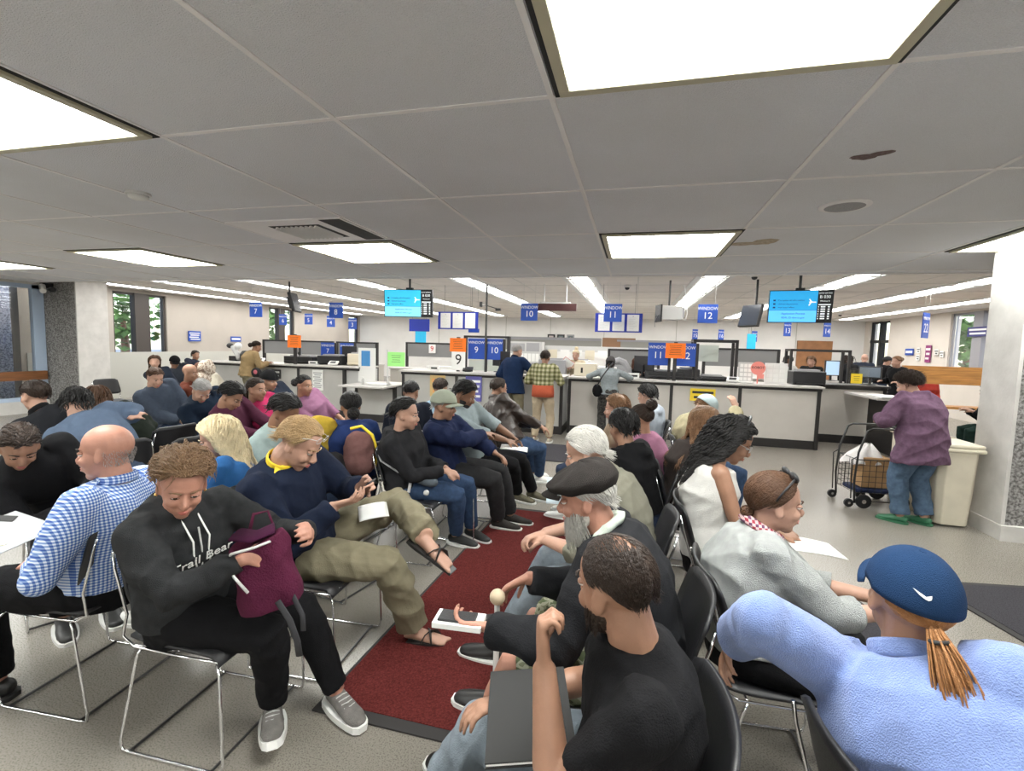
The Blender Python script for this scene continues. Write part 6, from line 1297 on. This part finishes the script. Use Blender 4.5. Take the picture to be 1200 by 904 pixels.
t = item('mobile_phone', 'dark phone held by the man in the black polo', 'phone', (-2.86,1.93,.745)); t.rotation_euler = (0,-.3,-.5); G().b2(-.075,.075,-.036,.036,-.004,.004).obj('case', m_blk, t, bevel=.003); G().b2(-.07,.07,-.032,.032,.0042,.0048).obj('screen_area', mat('phone_glass', (.05,.06,.08), .15), t)
seated('person with brown hair and a dark green top behind the slate blue sweater', -4.35, 3.45, 175, None, fem=True, lean=10, hunch=20, head=(0,20,0), skn='fair', hair=dict(c='brown', kind='bob', puff=.16, len=.14), top=dict(m=J('dark_green', (.03,.04,.03), .1)), group='people in the far left rows')
chair(-4.28, 3.48, 175, 'black stacking chair under the brown-haired person in dark green')
seated('man in a blue-grey jacket with a dark red hood, looking down', -5.55, 4.75, -8, 'blue stacking chair under the man with the dark red hood', fat=.3, lean=10, hunch=18, head=(-6,22,0), skn='fair', hair=dict(c='brown', kind='short', puff=.08, len=.03), top=dict(m=J('blue_grey_shell', (.06,.08,.12), .15), name='jacket', inf=.036, hood=False), group='people in the far left rows')
bake(G().tube([(-.16,.10,1.02),(-.2,.0,1.0),(-.16,-.10,1.02)], [.04,.05,.04], 10), 'red_hood', J('dark_red_fleece', (.10,.012,.018), .1), [o for o in COL.objects if o.get('label','').startswith('man in a blue-grey jacket')][0], .012, 2)
seated('person in a cream patterned headscarf and rust top', -5.75, 5.35, 30, 'stacking chair under the person in the headscarf', fem=True, lean=2, hunch=10, head=(-20,6,0), top=dict(m=J('rust', (.16,.035,.015), .1), inf=.02), legs=dict(m=m_blkp), group='people in the far left rows')
pz = [o for o in COL.objects if o.get('label','').startswith('person in a cream patterned')][0]
bake(G().ell((.055,.0,1.22),(.115,.10,.125)).ell((.0,0,1.08),(.12,.13,.09)).tube([(-.05,0,1.1),(-.10,-.04,.9)], [.09,.05], 10), 'headscarf', patches('scarf_print', [(.45,.36,.27),(.62,.55,.46),(.30,.22,.17)], 40), pz, .012, 2, fold=.006)
seated('red-haired person in a cream coat with back to the viewer', -6.4, 6.3, 120, 'stacking chair under the red-haired person', fem=True, skn='fair', lean=4, hunch=10, head=(0,10,0), hair=dict(c='auburn', kind='long', puff=.16, len=.22), top=dict(m=J('cream_coat', (.55,.50,.40), .08), name='coat', inf=.04), group='people in the far left rows')
seated('young man in a plum shirt bending over, head down', -3.72, 3.95, 8, 'black stacking chair under the young man in the plum shirt', lean=26, hunch=26, head=(0,34,0), hair=dict(c='black', kind='short', puff=.24, len=.07), handL=(.4,.08,.66), handR=(.4,-.08,.66), top=dict(m=J('plum', (.11,.022,.055), .1), inf=.02), group='people in the middle left rows')
seated('woman in a bright pink t-shirt facing right', -3.62, 4.35, -5, 'black stacking chair under the woman in the bright pink t-shirt', fem=True, fat=.5, lean=0, hunch=8, head=(6,2,0), hair=dict(c='dark_brown', kind='ponytail', puff=.1, bun=(-.115,0,.05), tail=.3), handR=(.42,-.1,.62), top=dict(m=J('hot_pink', (.62,.015,.13), .08), name='t_shirt', sleeve='short', inf=.018), legs=dict(m=m_denim), group='people in the middle left rows')
seated('woman in a mauve top with dark hair tied back looking right', -3.52, 4.95, -8, 'black stacking chair under the woman in the mauve top', fem=True, fat=.2, lean=2, hunch=10, head=(4,4,0), hair=dict(c='black', kind='bun', bun=(-.12,0,.02), puff=.08, bunr=.04), top=dict(m=J('mauve', (.36,.15,.27), .1), sleeve='half', inf=.018), group='people in the middle left rows')
seated('person in a black beanie and dark blue top behind the pink t-shirt', -4.30, 5.3, -5, 'stacking chair under the person in the black beanie', lean=2, hunch=10, head=(0,6,0), hair=dict(c='dark_brown', kind='short', puff=.05), cap=('beanie', m_blkc), top=dict(m=J('dark_blue_sweat', (.025,.035,.06), .1), inf=.028), group='people in the middle left rows')
seated('grey-haired person slumped in a dark blue coat behind the plum shirt', -4.5, 4.4, -20, 'stacking chair under the slumped grey-haired person', lean=30, hunch=26, head=(0,40,0), hair=dict(c='grey', kind='short', puff=.08), skn='fair', top=dict(m=J('navy_coat', (.015,.03,.06), .1), inf=.034), group='people in the middle left rows')
seated('long-haired woman seated left of the brown window posts', -8.3, 7.0, -20, 'stacking chair under the long-haired woman by the left window', fem=True, lod=2, lean=0, hunch=8, head=(-20,4,0), hair=dict(c='brown', kind='long', puff=.14, len=.25), top=dict(m=J('dark_blue_sweat', (.025,.035,.06), .1), inf=.02), skn='fair', group='people by the left wall')
seated('person in a dark cap and grey jacket below the left window', -9.0, 8.05, -30, 'stacking chair under the person in the dark cap', lod=2, lean=16, hunch=20, head=(0,20,0), hair=dict(c='black', kind='short'), cap=('ball', m_blkc), top=dict(m=J('slate_jacket', (.05,.06,.08), .1), name='jacket', inf=.03), group='people by the left wall')
seated('man in a dark t-shirt with an orange stripe against the left wall', -10.9, 9.85, -15, 'stacking chair under the man with the orange stripe', lod=2, lean=0, hunch=8, head=(10,4,0), hair=dict(c='dark_brown', kind='short'), top=dict(m=J('navy_tee', (.03,.035,.06), .1), sleeve='short', inf=.02), group='people by the left wall')
pz = [o for o in COL.objects if o.get('label','').startswith('man in a dark t-shirt with an orange')][0]
G().tube([(.02,0,.80),(.03,0,.90)], [(.19,.145),(.2,.15)], 18).obj('orange_stripe', J('orange_band', (.7,.15,.02), .1), pz, smooth=True)
seated('man in a black jacket writing at the round pale table', -10.1, 10.6, -80, 'stacking chair under the man writing at the table', lod=2, lean=16, hunch=20, head=(0,26,0), skn='fair', hair=dict(c='dark_brown', kind='short'), handL=(.36,.1,.78), handR=(.36,-.1,.78), top=dict(m=m_blkc, name='jacket', inf=.024), group='people by the left wall')
for (x_, y_, a_, l_) in ((-9.0,6.6,0,'empty dark chair beside the left pillar'),(-3.72,3.2,172,'empty black chair behind the bald man\'s head'),(-2.25,4.05,178,'empty chair behind the low black bun'),(.28,4.75,182,'empty chair behind the pink jacket'),(.50,4.1,0,'empty chair behind the long light brown hair')): chair(x_, y_, a_, l_)

# --- standing ---------------------------------------------------------------------------------------
def stand(lab, x, y, az, **k):
    k.setdefault('group', 'people standing at the counters'); k.setdefault('skn', 'tan'); k.setdefault('legs', dict(m=m_denimd)); k.setdefault('shoe', dict(m=m_shoeb)); return person(lab, x, y, az, k.pop('lod', 1), sit=False, **k)
stand('man in a navy blazer and khaki trousers standing at the window 10 counter', -2.10, 8.35, 84, skn='fair', lean=6, hunch=6, twist=-20, sc=1.0, fat=.1, head=(-35,10,0), hair=dict(c='grey', kind='short', puff=.04, len=.02), handR=(.36,-.22,1.12), handL=(.2,.2,.95), dirR=(.9,0,0), poleR=(-.3,-.8,-.5), ankL=(.05,.10,.085), ankR=(-.04,-.12,.085), top=dict(m=J('navy_blazer', (.012,.035,.105), .1), name='blazer', inf=.03, hem=.14, collar=m_navyf), legs=dict(m=m_khaki, inf=.02), shoe=dict(m=mat('blue_shoe', (.03,.08,.2), .5)))
i = stand('person in a green plaid jacket and cream trousers at the counter corner', -1.48, 8.0, 88, skn='tan', lean=4, hunch=8, sc=.94, head=(0,6,0), hair=dict(c='dark_brown', kind='short', puff=.14, len=.04), handL=(.30,.24,1.02), handR=(.30,-.24,1.02), ankL=(.02,.13,.085), ankR=(.0,-.13,.085), top=dict(m=checks('green_plaid', (.09,.085,.03), (.45,.42,.28), .07, two=(.22,.22,.10)), name='jacket', inf=.034, lo=2), legs=dict(m=J('cream_trousers', (.58,.46,.31), .08), inf=.018), shoe=dict(m=J('cream_shoe', (.62,.55,.42), .08)))
loftg = G(); loft(loftg, [(Vector((0,0,.84*.94)), V(0,1,0), V(1,0,0), .19, .145), (Vector((0,0,.92*.94)), V(0,1,0), V(1,0,0), .19, .15), (Vector((0,0,1.05*.94)), V(0,1,0), V(1,0,0), .178, .14)], 24); loftg.obj('orange_shirt_hem', J('coral_orange', (.72,.13,.05), .06), i['P'], smooth=True)
i = stand('person in a pale grey shirt and dark cap leaning on the window 11 counter', -.42, 8.72, 92, fem=True, skn='tan', lean=12, hunch=10, sc=.90, head=(-10,10,0), hair=dict(c='black', kind='bob', puff=.12, len=.16), cap=('ball', J('grey_cap', (.12,.11,.11), .1)), handL=(.34,.34,1.06), handR=(.34,-.34,1.06), poleL=(-.2,.9,-.3), poleR=(-.2,-.9,-.3), top=dict(m=J('pale_grey_blue', (.36,.41,.43), .2), name='shirt', inf=.022, hem=.03), legs=dict(m=patches('dark_print', [(.02,.02,.02),(.06,.055,.05),(.012,.012,.012)], 30), flare=.012, inf=.028))
t = item('shoulder_bag', 'black crossbody bag hanging on the visitor in the pale grey shirt', 'bag', (-.62,8.62,.88)); bake(G().ell((0,0,0),(.09,.05,.12)), 'bag_body', m_blkc, t, .014, 2, fold=.003); G().tube([(.0,-.03,.08),(.08,-.09,.25),(.18,-.07,.40),(.26,.0,.50)], .012, 6).obj('strap', m_blk, t, smooth=True)
i = stand('person in a tan shirt standing at the left counter by the eye test machine', -8.0, 8.55, 60, fem=True, skn='tan', lean=10, hunch=12, fat=.3, sc=.97, head=(0,16,0), hair=dict(c='dark_brown', kind='bun', bun=(-.12,0,.0), bunr=.045, puff=.1), handL=(.36,.12,1.12), handR=(.38,-.14,1.12), top=dict(m=J('camel_tan', (.48,.33,.15), .1), name='shirt', inf=.032, hem=.06), legs=dict(m=m_khaki))
t = item('shoulder_bag', 'small dark patterned bag at the hip of the tan-shirted visitor', 'bag', (-7.72,8.50,.92)); G().ell((0,0,0),(.13,.06,.11)).obj('bag_body', m_charp, t, smooth=True); G().ell((.02,-.055,.02),(.05,.012,.045)).obj('patch', mat('bag_patch', (.5,.12,.15), .6), t, smooth=True)
m_purp = J('faded_purple_corduroy', (.20,.105,.18), .25, .6, 200)
i = stand('woman in a purple hooded jacket and rolled jeans standing by the shopping cart', 2.72, 5.42, 118, lod=0, fem=True, skn='fair', fat=.75, sc=.90, hips=1.15, shz=1.12, lean=6, hunch=14, head=(16,24,0), hair=dict(c='dark_brown', kind='puffy', n=900, puff=.3, len=.09, curl=.012, kw=70, line=(60,104,134)), handL=(.30,.16,1.0), handR=(.30,-.06,1.0), poleL=(-.3,.8,-.6), poleR=(-.3,-.8,-.6), ankL=(.06,.10,.08), ankR=(-.02,-.10,.08), footL=25, footR=10,
    top=dict(m=m_purp, name='hooded_jacket', hood=True, inf=.045, hem=.22, fold=.012, fs=.7), legs=dict(m=J('mid_denim', (.10,.17,.27), .3), len='long', inf=.026, flare=.01), shoe=dict(m=mat('green_clog', (.03,.14,.07), .5), sole=mat('green_clog', (.03,.14,.07), .5)), group='people in the right part of the hall')
stand('blonde clerk with papers behind the window 11 counter', -1.25, 10.9, -100, fem=True, skn='fair', sc=.95, head=(0,6,0), hair=dict(c='blonde', kind='bun', bun=(-.05,0,.14), bunr=.04, puff=.08), handL=(.3,.1,1.15), handR=(.3,-.1,1.15), top=dict(m=J('cream_blouse', (.62,.52,.36), .08), inf=.022), group='clerks behind the counters')
t = item('red_folder', 'pink-red folder held by the blonde clerk', 'folder', (-1.42,10.55,1.28)); t.rotation_euler = (.5,.6,.2); G().b2(-.13,.13,-.006,.006,-.1,.1).obj('cover', mat('pink_card', (.62,.16,.13), .6), t); G().b2(-.12,.12,-.01,.01,-.09,.095).obj('sheets', m_white, t)
seated('ginger-haired clerk seated behind the window 11 counter', .0, 10.15, -60, None, fem=True, skn='fair', hz=.72, lean=4, hunch=8, head=(30,6,0), hair=dict(c='auburn', kind='bob', puff=.2, len=.2), top=dict(m=m_blkc, inf=.022), handL=(.4,.1,1.12), handR=(.4,-.1,1.12), group='clerks behind the counters')
t = item('office_chair', 'clerk\'s swivel stool behind the window 11 counter', 'chair', (.0,10.15,0)); G().lathe((0,0,.56), [(.2,0),(.22,.03),(.21,.06)], 20).obj('seat', m_blk, t, smooth=True); G().tube([(0,0,.05),(0,0,.56)], .03, 8).obj('pedestal', m_chrome, t); G().lathe((0,0,0), [(.25,0),(.22,.04),(.04,.06)], 16).obj('foot', m_blk, t)
stand('person with long dark brown hair and black coat in the far right background', 5.3, 14.0, 80, lod=2, fem=True, skn='fair', sc=.97, hair=dict(c='dark_brown', kind='long', puff=.14, len=.45), top=dict(m=m_blkc, name='coat', inf=.03, hem=.2), group='people in the far right background')
stand('bald man in a dark blue jacket in the far right background', 5.85, 14.6, 60, lod=2, skn='fair', sc=1.0, head=(0,4,0), top=dict(m=J('dark_blue_sweat', (.025,.035,.06), .1), name='jacket', inf=.03), group='people in the far right background')
stand('man in a dark cap and black jacket facing right at the far back', 6.35, 14.8, 10, lod=2, skn='fair', sc=.96, head=(0,10,0), hair=dict(c='dark_brown', kind='short'), cap=('ball', m_charp), top=dict(m=m_blkc, name='jacket', inf=.03), group='people in the far right background')
stand('woman in a black coat standing before the wooden railing', 5.35, 11.6, 200, lod=2, fem=True, skn='fair', sc=.98, head=(0,4,0), hair=dict(c='light_brown', kind='bun', bun=(-.1,0,.05), puff=.1), handL=(.25,.2,1.1), handR=(.25,-.2,1.1), top=dict(m=m_blkc, name='coat', inf=.04, hem=.3), group='people in the far right background')
seated('person in a red top behind the wooden railing', 6.6, 13.2, -90, 'black chair under the person in red beyond the railing', lod=2, fem=True, lean=2, hunch=8, head=(0,6,0), hair=dict(c='black', kind='short', puff=.15), top=dict(m=J('red_top', (.6,.05,.03), .1), inf=.02), group='people in the far right background')
seated('seated person in a black jacket and green trousers partly behind the right pillar', 5.55, 9.0, 170, 'black chair under the seated person behind the right pillar', lod=1, lean=10, hunch=14, head=(0,16,0), hair=dict(c='black', kind='short'), handL=(.4,.1,.8), handR=(.4,-.1,.8), top=dict(m=m_blkc, name='jacket', inf=.026), legs=dict(m=J('dark_green_trousers', (.02,.05,.04), .1)), group='people in the far right background')
for (x_, y_, a_, lab, c_, h_) in ((3.3,12.1,-80,'clerk in a white shirt behind the right counters',(.6,.6,.58),'black'),(3.9,12.2,-120,'clerk with light brown hair bent behind the black printer',(.03,.03,.03),'light_brown')):
    stand(lab, x_, y_, a_, lod=2, sc=.95, head=(0,14,0), lean=8, skn='brown' if h_ == 'black' else 'fair', hair=dict(c=h_, kind='short' if h_ == 'black' else 'bob', puff=.15, len=.15), top=dict(m=J('clerk_top_'+h_, c_, .06), inf=.024), group='clerks behind the counters')
